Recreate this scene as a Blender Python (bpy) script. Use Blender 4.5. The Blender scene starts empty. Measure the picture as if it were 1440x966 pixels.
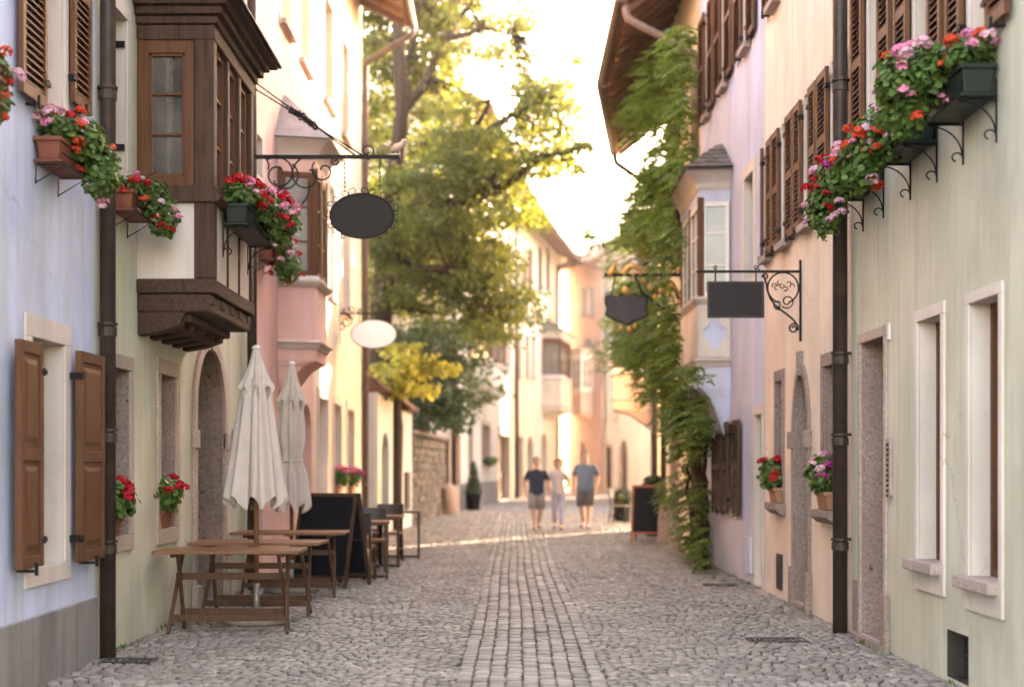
import bpy, bmesh, math, random
import numpy as np
from mathutils import Vector, Matrix
from mathutils.geometry import tessellate_polygon

R = math.radians
rng = random.Random(7)
nr = np.random.default_rng(11)
C = bpy.context.scene.collection
S = bpy.context.scene

# ------------------------------------------------------------------ camera, light, exposure
CAMH, FPX, CX, HY = 1.5, 2000.0, 720.0, 655.0
cam_d = bpy.data.cameras.new('camera')
cam = bpy.data.objects.new('camera', cam_d)
C.objects.link(cam)
cam.location = (0, 0, CAMH)
cam.rotation_euler = (R(90), 0, 0)
cam_d.sensor_width = 36
cam_d.lens = 50
cam_d.shift_y = (HY - 483) / 1440
cam_d.clip_end = 3000
cam_d.dof.use_dof = True
cam_d.dof.focus_distance = 12.2
cam_d.dof.aperture_fstop = 50 / 1000 / 0.050
S.camera = cam

SUN_AZ, SUN_EL = 34, 14.5                     # azimuth measured from +Y towards +X
w = bpy.data.worlds.new('World')
S.world = w
w.use_nodes = True
nt = w.node_tree
sky = nt.nodes.new('ShaderNodeTexSky')
sky.sky_type = 'NISHITA'
sky.sun_disc = False
sky.sun_elevation = R(SUN_EL)
sky.sun_rotation = R(SUN_AZ)
sky.air_density = 1.0
sky.dust_density = 2.0
sky.ozone_density = 1.0
bg = nt.nodes['Background']
nt.links.new(sky.outputs[0], bg.inputs[0])
bg.inputs[1].default_value = 0.15
sun_d = bpy.data.lights.new('sun', 'SUN')
sun_d.energy = 2.1
sun_d.angle = R(0.5)
sun_d.color = (1.0, 0.92, 0.79)
sun = bpy.data.objects.new('sun', sun_d)
C.objects.link(sun)
dirv = Vector((math.sin(R(SUN_AZ)) * math.cos(R(SUN_EL)), math.cos(R(SUN_AZ)) * math.cos(R(SUN_EL)), math.sin(R(SUN_EL))))
sun.rotation_euler = dirv.to_track_quat('Z', 'Y').to_euler()
S.view_settings.view_transform = 'Standard'
S.view_settings.look = 'None'
S.view_settings.gamma = 1
S.view_settings.exposure = 4.25
S.view_settings.use_white_balance = True
S.view_settings.white_balance_temperature = 9300
S.view_settings.white_balance_tint = 27
S.render.engine = 'CYCLES'
S.cycles.use_denoising = True
S.cycles.max_bounces = 8
S.cycles.diffuse_bounces = 4
S.cycles.glossy_bounces = 3
S.cycles.transmission_bounces = 4
S.cycles.transparent_max_bounces = 8
S.cycles.volume_bounces = 0
S.cycles.caustics_reflective = False
S.cycles.caustics_refractive = False
S.cycles.sample_clamp_indirect = 6

# ------------------------------------------------------------------ materials
def new_mat(name):
    m = bpy.data.materials.new(name)
    m.use_nodes = True
    n = m.node_tree
    return m, n, n.nodes['Principled BSDF']

def pos_map(n, scale=(1, 1, 1)):
    g = n.nodes.new('ShaderNodeTexCoord')
    mp = n.nodes.new('ShaderNodeMapping')
    mp.inputs['Scale'].default_value = scale
    n.links.new(g.outputs['Object'], mp.inputs[0])
    return mp

def noise(n, mp, scale, detail=5, rough=0.55):
    t = n.nodes.new('ShaderNodeTexNoise')
    t.inputs['Scale'].default_value = scale
    t.inputs['Detail'].default_value = detail
    t.inputs['Roughness'].default_value = rough
    n.links.new(mp.outputs[0], t.inputs['Vector'])
    return t

def ramp(n, src, stops):
    r = n.nodes.new('ShaderNodeValToRGB')
    el = r.color_ramp.elements
    while len(el) < len(stops):
        el.new(0.5)
    for e, (p, c) in zip(el, stops):
        e.position = p
        e.color = (c[0], c[1], c[2], 1)
    n.links.new(src, r.inputs[0])
    return r

def mixc(n, fac, a, b, mode='MIX'):
    x = n.nodes.new('ShaderNodeMix')
    x.data_type = 'RGBA'
    x.blend_type = mode
    for sock, val in ((x.inputs[0], fac), (x.inputs[6], a), (x.inputs[7], b)):
        if hasattr(val, 'links') or hasattr(val, 'is_linked'):
            n.links.new(val, sock)
        elif isinstance(val, (int, float)):
            sock.default_value = val
        else:
            sock.default_value = (*val, 1)
    return x.outputs[2]

def bump(n, b, h, strength, dist=0.01):
    bp = n.nodes.new('ShaderNodeBump')
    bp.inputs['Strength'].default_value = strength
    bp.inputs['Distance'].default_value = dist
    n.links.new(h, bp.inputs['Height'])
    prev = b.inputs['Normal'].links[0].from_socket if b.inputs['Normal'].links else None
    if prev:
        n.links.new(prev, bp.inputs['Normal'])
    n.links.new(bp.outputs[0], b.inputs['Normal'])

def sc(c, k):
    return tuple(max(0, min(1, x * k)) for x in c)

def plaster(name, col, k=0.82, stain=(0.38, 0.34, 0.27), amt=0.35, rough=0.9):
    m, n, b = new_mat(name)
    mp = pos_map(n, (1, 1, 0.45))
    a = noise(n, mp, 1.3, 8, 0.62)
    base = ramp(n, a.outputs[0], [(0.32, sc(col, k - 0.1)), (0.5, col), (0.68, sc(col, 1.1))]).outputs[0]
    st = pos_map(n, (5, 5, 0.35))
    s = noise(n, st, 1.6, 6, 0.6)
    sf = ramp(n, s.outputs[0], [(0.47, (0, 0, 0)), (0.70, (min(1, amt * 1.7),) * 3)])
    base = mixc(n, sf.outputs[0], base, mixc(n, 0.75, col, stain))
    q2 = noise(n, pos_map(n, (1, 1, 0.8)), 0.55, 9, 0.68)
    qf = ramp(n, q2.outputs[0], [(0.50, (0, 0, 0)), (0.56, (0.45, 0.45, 0.45)), (0.75, (0.6, 0.6, 0.6))])
    base = mixc(n, qf.outputs[0], base, mixc(n, 0.5, sc(col, 0.98), stain))
    vo = n.nodes.new('ShaderNodeTexVoronoi'); vo.feature = 'DISTANCE_TO_EDGE'; vo.inputs['Scale'].default_value = 0.55
    wv = noise(n, pos_map(n), 2.5, 5, 0.6)
    n.links.new(mixc(n, 0.25, pos_map(n).outputs[0], wv.outputs[1]), vo.inputs['Vector'])
    ck = ramp(n, vo.outputs['Distance'], [(0.0, (0.5, 0.5, 0.5)), (0.004, (0, 0, 0))])
    ckm = ramp(n, noise(n, pos_map(n), 0.7, 3).outputs[0], [(0.52, (0, 0, 0)), (0.6, (1, 1, 1))])
    base = mixc(n, mixc(n, 1.0, ck.outputs[0], ckm.outputs[0], 'MULTIPLY'), base, sc(stain, 0.5))
    p = noise(n, pos_map(n), 22, 4)
    pf = ramp(n, p.outputs[0], [(0.66, (0, 0, 0)), (0.75, (0.12, 0.12, 0.12))])
    base = mixc(n, pf.outputs[0], base, sc(col, 0.5))
    n.links.new(base, b.inputs['Base Color'])
    b.inputs['Roughness'].default_value = rough
    b.inputs['Specular IOR Level'].default_value = 0.2
    bump(n, b, noise(n, pos_map(n), 3.0, 3).outputs[0], 0.35, 0.03)
    bump(n, b, noise(n, pos_map(n), 70, 5).outputs[0], 0.25, 0.004)
    return m

def wood(name, col, k=0.55, rough=0.55, axis=2, scale=1.0):
    m, n, b = new_mat(name)
    s = [28 * scale] * 3
    s[axis] = 1.6 * scale
    mp = pos_map(n, s)
    a = noise(n, mp, 1.0, 7, 0.65)
    c = ramp(n, a.outputs[0], [(0.28, sc(col, k)), (0.5, col), (0.75, sc(col, 1.25))]).outputs[0]
    g = noise(n, pos_map(n), 2.2, 4)
    c = mixc(n, ramp(n, g.outputs[0], [(0.4, (0, 0, 0)), (0.8, (0.5, 0.5, 0.5))]).outputs[0], c, sc(col, 0.6))
    n.links.new(c, b.inputs['Base Color'])
    b.inputs['Roughness'].default_value = rough
    b.inputs['Specular IOR Level'].default_value = 0.18
    bump(n, b, a.outputs[0], 0.35, 0.004)
    return m

def stone(name, c1, c2, dark, scale=30, rough=0.85):
    m, n, b = new_mat(name)
    mp = pos_map(n)
    a = noise(n, mp, scale, 8, 0.7)
    l = noise(n, mp, 2.5, 4)
    c = ramp(n, a.outputs[0], [(0.33, dark), (0.46, c1), (0.62, c2)]).outputs[0]
    c = mixc(n, ramp(n, l.outputs[0], [(0.35, (0, 0, 0)), (0.7, (0.6, 0.6, 0.6))]).outputs[0], c, sc(c1, 0.75))
    h = noise(n, mp, 9, 3)
    hole = ramp(n, h.outputs[0], [(0.27, (1, 1, 1)), (0.31, (0, 0, 0))])
    c = mixc(n, hole.outputs[0], c, sc(dark, 0.4))
    n.links.new(c, b.inputs['Base Color'])
    b.inputs['Roughness'].default_value = rough
    bump(n, b, a.outputs[0], 0.5, 0.008)
    bump(n, b, h.outputs[0], 0.4, 0.02)
    return m

def plain(name, col, rough=0.6, metal=0.0, var=0.25, scale=8, bmp=0.1, spec=0.5):
    m, n, b = new_mat(name)
    a = noise(n, pos_map(n), scale, 6, 0.6)
    c = ramp(n, a.outputs[0], [(0.3, sc(col, 1 - var)), (0.55, col), (0.75, sc(col, 1 + var))]).outputs[0]
    n.links.new(c, b.inputs['Base Color'])
    rr = ramp(n, a.outputs[0], [(0.3, (rough * 0.8,) * 3), (0.75, (min(1, rough * 1.2),) * 3)])
    n.links.new(rr.outputs[0], b.inputs['Roughness'])
    b.inputs['Metallic'].default_value = metal
    b.inputs['Specular IOR Level'].default_value = spec
    if bmp:
        bump(n, b, noise(n, pos_map(n), scale * 6, 4).outputs[0], bmp, 0.004)
    return m

def leafmat(name, cols, trans, tf=0.45, rough=0.5):
    m, n, b = new_mat(name)
    g = n.nodes.new('ShaderNodeNewGeometry')
    c = ramp(n, g.outputs['Random Per Island'], [(i / (len(cols) - 1), cc) for i, cc in enumerate(cols)]).outputs[0]
    n.links.new(c, b.inputs['Base Color'])
    b.inputs['Roughness'].default_value = rough
    b.inputs['Specular IOR Level'].default_value = 0.35
    t = n.nodes.new('ShaderNodeBsdfTranslucent')
    tc = mixc(n, 0.75, c, trans)
    n.links.new(tc, t.inputs['Color'])
    mx = n.nodes.new('ShaderNodeMixShader')
    mx.inputs[0].default_value = tf
    n.links.new(b.outputs[0], mx.inputs[1])
    n.links.new(t.outputs[0], mx.inputs[2])
    n.links.new(mx.outputs[0], n.nodes['Material Output'].inputs['Surface'])
    return m

def glassmat(name, tint, refl=0.35, rough=0.03):
    m, n, b = new_mat(name)
    a = noise(n, pos_map(n), 1.2, 3)
    c = ramp(n, a.outputs[0], [(0.35, sc(tint, 0.6)), (0.65, sc(tint, 1.3))]).outputs[0]
    n.links.new(c, b.inputs['Base Color'])
    b.inputs['Roughness'].default_value = rough
    b.inputs['Specular IOR Level'].default_value = 0.2
    gl = n.nodes.new('ShaderNodeBsdfGlossy')
    gl.inputs['Roughness'].default_value = rough
    bp = n.nodes.new('ShaderNodeBump')
    bp.inputs['Strength'].default_value = 0.02
    n.links.new(noise(n, pos_map(n), 3, 2).outputs[0], bp.inputs['Height'])
    n.links.new(bp.outputs[0], gl.inputs['Normal'])
    mx = n.nodes.new('ShaderNodeMixShader')
    mx.inputs[0].default_value = refl
    n.links.new(b.outputs[0], mx.inputs[1])
    n.links.new(gl.outputs[0], mx.inputs[2])
    n.links.new(mx.outputs[0], n.nodes['Material Output'].inputs['Surface'])
    return m

def tilemat(name, col, axis_scale=1.0):
    m, n, b = new_mat(name)
    g = n.nodes.new('ShaderNodeNewGeometry')
    a = noise(n, pos_map(n), 5, 6, 0.7)
    c = ramp(n, a.outputs[0], [(0.3, sc(col, 0.6)), (0.55, col), (0.75, sc(col, 1.35))]).outputs[0]
    r = ramp(n, g.outputs['Random Per Island'], [(0, (0.65,) * 3), (1, (1.2,) * 3)])
    c = mixc(n, 1.0, c, r.outputs[0], 'MULTIPLY')
    n.links.new(c, b.inputs['Base Color'])
    b.inputs['Roughness'].default_value = 0.8
    bump(n, b, a.outputs[0], 0.3, 0.01)
    return m

M = {}
M['blue'] = plaster('plaster_blue', (0.53, 0.59, 0.76), 0.86, (0.40, 0.40, 0.40), 0.5)
M['sage'] = plaster('plaster_sage', (0.55, 0.57, 0.46), 0.86, (0.45, 0.36, 0.22), 0.45)
M['sage_dark'] = plaster('plaster_olive', (0.52, 0.51, 0.415), 0.84, (0.38, 0.36, 0.25), 0.55)
M['pink'] = plaster('plaster_pink', (0.76, 0.47, 0.41), 0.9, (0.62, 0.42, 0.36), 0.3)
M['cream'] = plaster('plaster_cream', (0.72, 0.61, 0.50), 0.9, (0.62, 0.48, 0.36), 0.3)
M['peach'] = plaster('plaster_peach', (0.73, 0.62, 0.53), 0.9, (0.60, 0.42, 0.28), 0.35)
M['lilac'] = plaster('plaster_lilac', (0.50, 0.54, 0.69), 0.88, (0.55, 0.47, 0.44), 0.35)
M['yellow'] = plaster('plaster_yellow', (0.74, 0.61, 0.42), 0.85, (0.5, 0.4, 0.28), 0.4)
M['white'] = plaster('plaster_white', (0.60, 0.56, 0.51), 0.9, (0.5, 0.44, 0.36), 0.3)
M['ivory'] = plaster('plaster_ivory', (0.62, 0.53, 0.43), 0.9, (0.56, 0.46, 0.36), 0.3)
M['rose'] = plaster('plaster_rose', (0.62, 0.43, 0.36), 0.9, (0.6, 0.44, 0.36), 0.3)
M['trim'] = plaster('trim_plaster', (0.63, 0.55, 0.49), 0.9, (0.45, 0.40, 0.33), 0.25)
M['concrete'] = plaster('concrete', (0.25, 0.235, 0.225), 0.65, (0.14, 0.13, 0.12), 0.6)
M['porphyry'] = stone('porphyry', (0.27, 0.195, 0.165), (0.36, 0.275, 0.24), (0.15, 0.105, 0.09), 30)
M['palestone'] = stone('pale_stone', (0.42, 0.32, 0.27), (0.55, 0.44, 0.37), (0.24, 0.17, 0.14), 42)
M['sillstone'] = stone('sill_stone', (0.36, 0.28, 0.25), (0.45, 0.36, 0.32), (0.22, 0.16, 0.14), 40)
M['granite'] = stone('granite', (0.36, 0.33, 0.29), (0.52, 0.48, 0.43), (0.12, 0.11, 0.10), 60)
M['rubble'] = stone('rubble_stone', (0.17, 0.145, 0.125), (0.26, 0.225, 0.195), (0.06, 0.05, 0.045), 6)
M['wood_sh'] = wood('shutter_wood', (0.135, 0.055, 0.026))
M['wood_sh2'] = wood('dark_shutter_wood', (0.075, 0.038, 0.025))
M['wood_old'] = wood('old_timber', (0.078, 0.042, 0.028), 0.25, 0.75)
M['wood_old_y'] = wood('old_beam', (0.074, 0.040, 0.027), 0.25, 0.75, 1)
M['wood_win'] = wood('window_wood', (0.13, 0.050, 0.024))
M['wood_door'] = wood('door_wood', (0.10, 0.045, 0.028))
M['wood_tab'] = wood('table_wood', (0.22, 0.10, 0.05), 0.6, 0.45, 0)
M['wood_leg'] = wood('leg_wood', (0.10, 0.048, 0.026), 0.6, 0.5)
M['wood_light'] = wood('pole_wood', (0.26, 0.115, 0.048))
M['wood_or'] = wood('frame_wood', (0.34, 0.11, 0.045))
M['soffit'] = wood('soffit_wood', (0.22, 0.115, 0.07), 0.5, 0.7, 0)
M['iron'] = plain('iron', (0.012, 0.010, 0.010), 0.6, 0.0, 0.3, 20, 0.1, 0.2)
M['pipe'] = plain('pipe_copper', (0.052, 0.034, 0.028), 0.5, 0.15, 0.45, 5, 0.1, 0.35)
M['pipe_lit'] = plain('pipe_lit_tone', (0.20, 0.13, 0.10), 0.5, 0.2, 0.3, 5)  # lighter copy of the pipe brown, sunlight put into the colour
M['zinc'] = plain('zinc_sheet', (0.33, 0.32, 0.31), 0.45, 0.6, 0.25, 4)
M['slate'] = tilemat('slate_tiles', (0.20, 0.165, 0.145))
M['rooftile'] = tilemat('roof_tiles', (0.27, 0.13, 0.08))
M['terra'] = plain('terracotta', (0.21, 0.055, 0.028), 0.7, 0, 0.3, 10)
M['terra2'] = plain('terracotta_pale', (0.40, 0.18, 0.10), 0.75, 0, 0.3, 10)
M['greenplast'] = plain('green_plastic', (0.009, 0.018, 0.014), 0.5, 0, 0.25, 8, 0.1, 0.25)
M['board'] = plain('chalkboard', (0.010, 0.010, 0.013), 0.7, 0, 0.35, 4, 0.05, 0.12)
M['board2'] = plain('sign_slate', (0.030, 0.026, 0.026), 0.65, 0, 0.2, 5, 0.05, 0.15)
M['signwhite'] = plain('sign_white', (0.78, 0.77, 0.80), 0.5, 0, 0.04, 5, 0.02)
M['gold'] = plain('gilding', (0.62, 0.33, 0.10), 0.45, 0.6, 0.35, 14)
M['bird'] = plain('bird_gilding', (0.60, 0.45, 0.32), 0.5, 0.3, 0.2, 14)
M['fabric'] = plain('canopy_cloth', (0.56, 0.475, 0.42), 0.9, 0, 0.10, 5, 0.15, 0.1)
M['dark'] = plain('dark_interior', (0.02, 0.016, 0.014), 0.8, 0, 0.3, 3, 0)
M['glass'] = glassmat('glass_dark', (0.05, 0.045, 0.04), 0.22)
M['glass_grey'] = glassmat('glass_grey', (0.17, 0.155, 0.14), 0.025)
M['glass_mirror'] = glassmat('glass_bay', (0.12, 0.11, 0.10), 0.2)
M['curtain'] = plain('curtain', (0.66, 0.62, 0.56), 0.9, 0, 0.15, 9, 0.1)
M['winwhite'] = plain('window_paint', (0.70, 0.66, 0.60), 0.5, 0, 0.08, 10)
M['greydoor'] = plain('grey_panel', (0.36, 0.34, 0.33), 0.6, 0, 0.08, 3)
M['plate'] = plain('enamel', (0.66, 0.62, 0.58), 0.4, 0, 0.1, 10)
M['leather'] = plain('chair_leather', (0.045, 0.032, 0.028), 0.5, 0, 0.3, 10)
M['cush'] = plain('chair_cushion', (0.13, 0.10, 0.09), 0.8, 0, 0.3, 10)
M['vent'] = plain('vent_metal', (0.05, 0.04, 0.035), 0.6, 0.4, 0.3, 10)
M['ger'] = leafmat('geranium_leaves', [(0.035, 0.085, 0.018), (0.065, 0.15, 0.03), (0.11, 0.21, 0.045)], (0.14, 0.24, 0.04), 0.3)
M['tree'] = leafmat('tree_leaves', [(0.03, 0.045, 0.015), (0.055, 0.08, 0.022), (0.10, 0.13, 0.03)], (0.27, 0.30, 0.05), 0.43)
M['treed'] = leafmat('dark_leaves', [(0.018, 0.034, 0.018), (0.035, 0.06, 0.03), (0.05, 0.08, 0.035)], (0.12, 0.17, 0.05), 0.35)
M['maple'] = leafmat('sunlit_yellow_leaves', [(0.26, 0.24, 0.045), (0.36, 0.33, 0.08), (0.16, 0.18, 0.03)], (0.80, 0.72, 0.14), 0.5)  # sunlit yellow put into the leaf colour, as roofs block the sun
M['wist'] = leafmat('wisteria_leaves', [(0.025, 0.06, 0.012), (0.055, 0.12, 0.02), (0.09, 0.17, 0.03), (0.17, 0.22, 0.04)], (0.26, 0.36, 0.05), 0.4)
M['bark'] = wood('bark', (0.055, 0.038, 0.026), 0.4, 0.9, 2, 0.5)
def petal(name, c):
    return leafmat(name, [sc(c, 0.7), c, sc(c, 1.2)], c, 0.3, 0.6)
M['red'] = petal('petals_red', (0.55, 0.010, 0.018))
M['orange'] = petal('petals_orange', (0.72, 0.075, 0.025))
M['pinkp'] = petal('petals_pink', (0.78, 0.27, 0.42))
M['palep'] = petal('petals_pale', (0.78, 0.48, 0.56))
M['whitep'] = petal('petals_white', (0.78, 0.72, 0.70))
M['magenta'] = petal('petals_magenta', (0.55, 0.07, 0.30))
M['skin'] = plain('skin', (0.56, 0.33, 0.23), 0.55, 0, 0.1, 12, 0.05)
M['hairg'] = plain('hair_grey', (0.22, 0.17, 0.13), 0.7, 0, 0.3, 30)
M['hairb'] = plain('hair_blonde', (0.30, 0.17, 0.08), 0.6, 0, 0.3, 30)
M['navy'] = plain('navy_cotton', (0.022, 0.032, 0.070), 0.9, 0, 0.15, 6)
M['bluegrey'] = plain('bluegrey_cotton', (0.15, 0.20, 0.27), 0.9, 0, 0.1, 6)
M['greyshort'] = plain('grey_cotton', (0.27, 0.26, 0.27), 0.9, 0, 0.1, 6)
M['dkshort'] = plain('dark_cotton', (0.13, 0.125, 0.135), 0.9, 0, 0.1, 6)
M['whitetop'] = plain('white_cotton', (0.52, 0.46, 0.46), 0.9, 0, 0.1, 6)
M['lavtrous'] = plain('lavender_cotton', (0.50, 0.47, 0.60), 0.9, 0, 0.1, 6)
M['shoe'] = plain('shoe', (0.05, 0.035, 0.03), 0.6)
M['eye'] = plain('eye', (0.03, 0.02, 0.02), 0.3)

def cobble_mat():
    m, n, b = new_mat('cobbles')
    g = n.nodes.new('ShaderNodeNewGeometry')
    c = ramp(n, g.outputs['Random Per Island'], [(0, (0.16, 0.142, 0.122)), (0.3, (0.235, 0.208, 0.180)), (0.7, (0.28, 0.248, 0.215)), (1, (0.37, 0.325, 0.285))]).outputs[0]
    a = noise(n, pos_map(n), 45, 6, 0.7)
    c = mixc(n, 1.0, c, ramp(n, a.outputs[0], [(0.3, (0.6,) * 3), (0.7, (1.2,) * 3)]).outputs[0], 'MULTIPLY')
    l = noise(n, pos_map(n), 0.9, 5, 0.6)
    c = mixc(n, 1.0, c, ramp(n, l.outputs[0], [(0.35, (0.78, 0.76, 0.74)), (0.65, (1.1, 1.1, 1.1))]).outputs[0], 'MULTIPLY')
    n.links.new(c, b.inputs['Base Color'])
    rr = ramp(n, a.outputs[0], [(0.3, (0.45,) * 3), (0.7, (0.8,) * 3)])
    n.links.new(rr.outputs[0], b.inputs['Roughness'])
    bump(n, b, a.outputs[0], 0.4, 0.006)
    return m
M['cobble'] = cobble_mat()
M['joint'] = plain('joint_sand', (0.075, 0.062, 0.052), 0.95, 0, 0.4, 12, 0.3)

# ------------------------------------------------------------------ mesh helpers
W = {}          # world location of an object's origin at build time

class Fr:
    """wall frame: u along the wall, o out of the wall, z up"""
    def __init__(s, p0, p1, side=1):
        s.p = Vector((p0[0], p0[1], 0))
        d = Vector((p1[0] - p0[0], p1[1] - p0[1], 0))
        s.len = d.length
        s.d = d.normalized()
        s.n = Vector((s.d.y, -s.d.x, 0)) * side
    def P(s, u, o, z):
        return s.p + s.d * u + s.n * o + Vector((0, 0, z))
    def u(s, px, o=0.0):
        t = (px - CX) / FPX
        q = s.p + s.n * o
        return (t * q.y - q.x) / (s.d.x - t * s.d.y)
    def z(s, px, py, o=0.0):
        y = s.P(s.u(px, o), o, 0).y
        return CAMH + (HY - py) * y / FPX

class MB:
    def __init__(s, fr=None):
        s.v, s.f, s.fr = [], [], fr
    def pt(s, a, b, c):
        return s.fr.P(a, b, c) if s.fr else Vector((a, b, c))
    def add(s, pts, faces):
        k = len(s.v)
        s.v += [s.pt(*p) for p in pts]
        s.f += [tuple(i + k for i in f) for f in faces]
        return s
    def box(s, a0, a1, b0, b1, c0, c1):
        return s.add([(a0, b0, c0), (a1, b0, c0), (a1, b1, c0), (a0, b1, c0), (a0, b0, c1), (a1, b0, c1), (a1, b1, c1), (a0, b1, c1)],
                     [(0, 3, 2, 1), (4, 5, 6, 7), (0, 1, 5, 4), (1, 2, 6, 5), (2, 3, 7, 6), (3, 0, 4, 7)])
    def quad(s, *p):
        return s.add(p, [tuple(range(len(p)))])
    def hexa(s, lo, hi):
        """two quads joined: lo, hi lists of four points"""
        return s.add(list(lo) + list(hi), [(0, 3, 2, 1), (4, 5, 6, 7), (0, 1, 5, 4), (1, 2, 6, 5), (2, 3, 7, 6), (3, 0, 4, 7)])
    def bar(s, p, q, w, h, up=(0, 0, 1)):
        p, q, up = Vector(p), Vector(q), Vector(up)
        d = (q - p).normalized()
        x = d.cross(up)
        if x.length < 1e-4:
            x = d.cross(Vector((0, 1, 0)))
        x.normalize()
        y = x.cross(d)
        x, y = x * w / 2, y * h / 2
        return s.hexa([p - x - y, p + x - y, p + x + y, p - x + y], [q - x - y, q + x - y, q + x + y, q - x + y])
    def tube(s, pts, r, n=6, caps=True):
        pts = [Vector(p) for p in pts]
        k0 = len(s.v)
        x = None
        for i, p in enumerate(pts):
            d = (pts[min(i + 1, len(pts) - 1)] - pts[max(i - 1, 0)])
            d = d.normalized() if d.length > 1e-9 else Vector((0, 0, 1))
            if x is None:
                x = d.cross(Vector((0.31, 0.9, 0.2)))
                if x.length < 1e-3:
                    x = d.cross(Vector((1, 0, 0)))
            x = (x - d * x.dot(d))
            x.normalize()
            y = d.cross(x)
            rr = r[i] if isinstance(r, (list, tuple)) else r
            for j in range(n):
                a = 2 * math.pi * j / n
                s.v.append(s.pt(*(p + x * (rr * math.cos(a)) + y * (rr * math.sin(a)))))
        for i in range(len(pts) - 1):
            for j in range(n):
                a, b = k0 + i * n + j, k0 + i * n + (j + 1) % n
                s.f.append((a, b, b + n, a + n))
        if caps:
            s.f.append(tuple(k0 + j for j in range(n - 1, -1, -1)))
            s.f.append(tuple(k0 + (len(pts) - 1) * n + j for j in range(n)))
        return s
    def lathe(s, prof, c=(0, 0, 0), n=16, mod=None):
        k0 = len(s.v)
        for i, (r, z) in enumerate(prof):
            for j in range(n):
                a = 2 * math.pi * j / n
                rr = r * (mod(i, a) if mod else 1)
                s.v.append(s.pt(c[0] + rr * math.cos(a), c[1] + rr * math.sin(a), c[2] + z))
        for i in range(len(prof) - 1):
            for j in range(n):
                a, b = k0 + i * n + j, k0 + i * n + (j + 1) % n
                s.f.append((a, b, b + n, a + n))
        s.f.append(tuple(k0 + j for j in range(n - 1, -1, -1)))
        s.f.append(tuple(k0 + (len(prof) - 1) * n + j for j in range(n)))
        return s
    def plate(s, outer, holes=(), b=0.0):
        """flat sheet in the (a, c) plane with holes"""
        polys = [[Vector((p[0], p[1], 0)) for p in q] for q in (outer, *holes)]
        tris = tessellate_polygon(polys)
        pts = [(p.x, b, p.y) for q in polys for p in q]
        return s.add(pts, [tuple(t) for t in tris])
    def prism(s, outer, b0, b1, holes=()):
        s.plate(outer, holes, b0)
        s.plate(outer, holes, b1)
        for q in (outer, *holes):
            n = len(q)
            s.add([(p[0], b0, p[1]) for p in q] + [(p[0], b1, p[1]) for p in q], [(i, (i + 1) % n, n + (i + 1) % n, n + i) for i in range(n)])
        return s
    def profile(s, prof, a0, a1):
        """profile of (b, c) points extruded along a"""
        n = len(prof)
        return s.add([(a0, p[0], p[1]) for p in prof] + [(a1, p[0], p[1]) for p in prof],
                     [(i, (i + 1) % n, n + (i + 1) % n, n + i) for i in range(n)] + [tuple(range(n - 1, -1, -1)), tuple(range(n, 2 * n))])
    def build(s, name, mat, parent=None, bevel=0.0, smooth=False, weld=True):
        me = bpy.data.meshes.new(name)
        off = W.get(parent, Vector((0, 0, 0))) if parent else Vector((0, 0, 0))
        me.from_pydata([tuple(v - off) for v in s.v], [], s.f)
        bm = bmesh.new()
        bm.from_mesh(me)
        if weld:
            bmesh.ops.remove_doubles(bm, verts=bm.verts, dist=1e-5)
        bmesh.ops.recalc_face_normals(bm, faces=bm.faces)
        bm.to_mesh(me)
        bm.free()
        if smooth:
            me.polygons.foreach_set('use_smooth', [True] * len(me.polygons))
        me.materials.append(M[mat] if isinstance(mat, str) else mat)
        o = bpy.data.objects.new(name, me)
        C.objects.link(o)
        if parent:
            o.parent = parent
            W[o] = off
        if bevel:
            bv = o.modifiers.new('bevel', 'BEVEL')
            bv.width = bevel
            bv.segments = 2
            bv.limit_method = 'ANGLE'
            bv.angle_limit = R(50)
        return o

def islands(self, name, mat, parent=None, bevel=0.0, **kw):
    par = list(range(len(self.v)))
    def fd(x):
        while par[x] != x:
            par[x] = par[par[x]]; x = par[x]
        return x
    for f in self.f:
        for k in f[1:]: par[fd(f[0])] = fd(k)
    grp = {}
    for f in self.f: grp.setdefault(fd(f[0]), []).append(f)
    out = []
    for fs in grp.values():
        use = sorted({i for f in fs for i in f}); ix = {o: n_ for n_, o in enumerate(use)}
        q = MB(); q.v = [self.v[i] for i in use]; q.f = [tuple(ix[i] for i in f) for f in fs]
        out.append(q.build(name, mat, parent, bevel, **kw))
    return out
MB.islands = islands

def np_mesh(name, V, F, mat, parent=None, smooth=False):
    me = bpy.data.meshes.new(name)
    off = W.get(parent, Vector((0, 0, 0))) if parent else Vector((0, 0, 0))
    V = (V - np.array(off)).astype(np.float32)
    k = F.shape[1]
    me.vertices.add(len(V))
    me.vertices.foreach_set('co', V.ravel())
    me.loops.add(F.size)
    me.loops.foreach_set('vertex_index', F.ravel().astype(np.int32))
    me.polygons.add(len(F))
    me.polygons.foreach_set('loop_start', np.arange(0, F.size, k, dtype=np.int32))
    me.polygons.foreach_set('loop_total', np.full(len(F), k, dtype=np.int32))
    if smooth:
        me.polygons.foreach_set('use_smooth', np.ones(len(F), dtype=bool))
    me.update(calc_edges=True)
    me.materials.append(M[mat] if isinstance(mat, str) else mat)
    o = bpy.data.objects.new(name, me)
    C.objects.link(o)
    if parent:
        o.parent = parent
        W[o] = off
    return o

def tag(o, label=None, cat=None, group=None, kind=None):
    if label: o['label'] = label
    if cat: o['category'] = cat
    if group: o['group'] = group
    if kind: o['kind'] = kind
    return o

def thing(name, label, cat, loc=(0, 0, 0), group=None):
    o = bpy.data.objects.new(name, None)
    o.empty_display_size = 0.2
    C.objects.link(o)
    o.location = loc
    W[o] = Vector(loc)
    return tag(o, label, cat, group)

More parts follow.
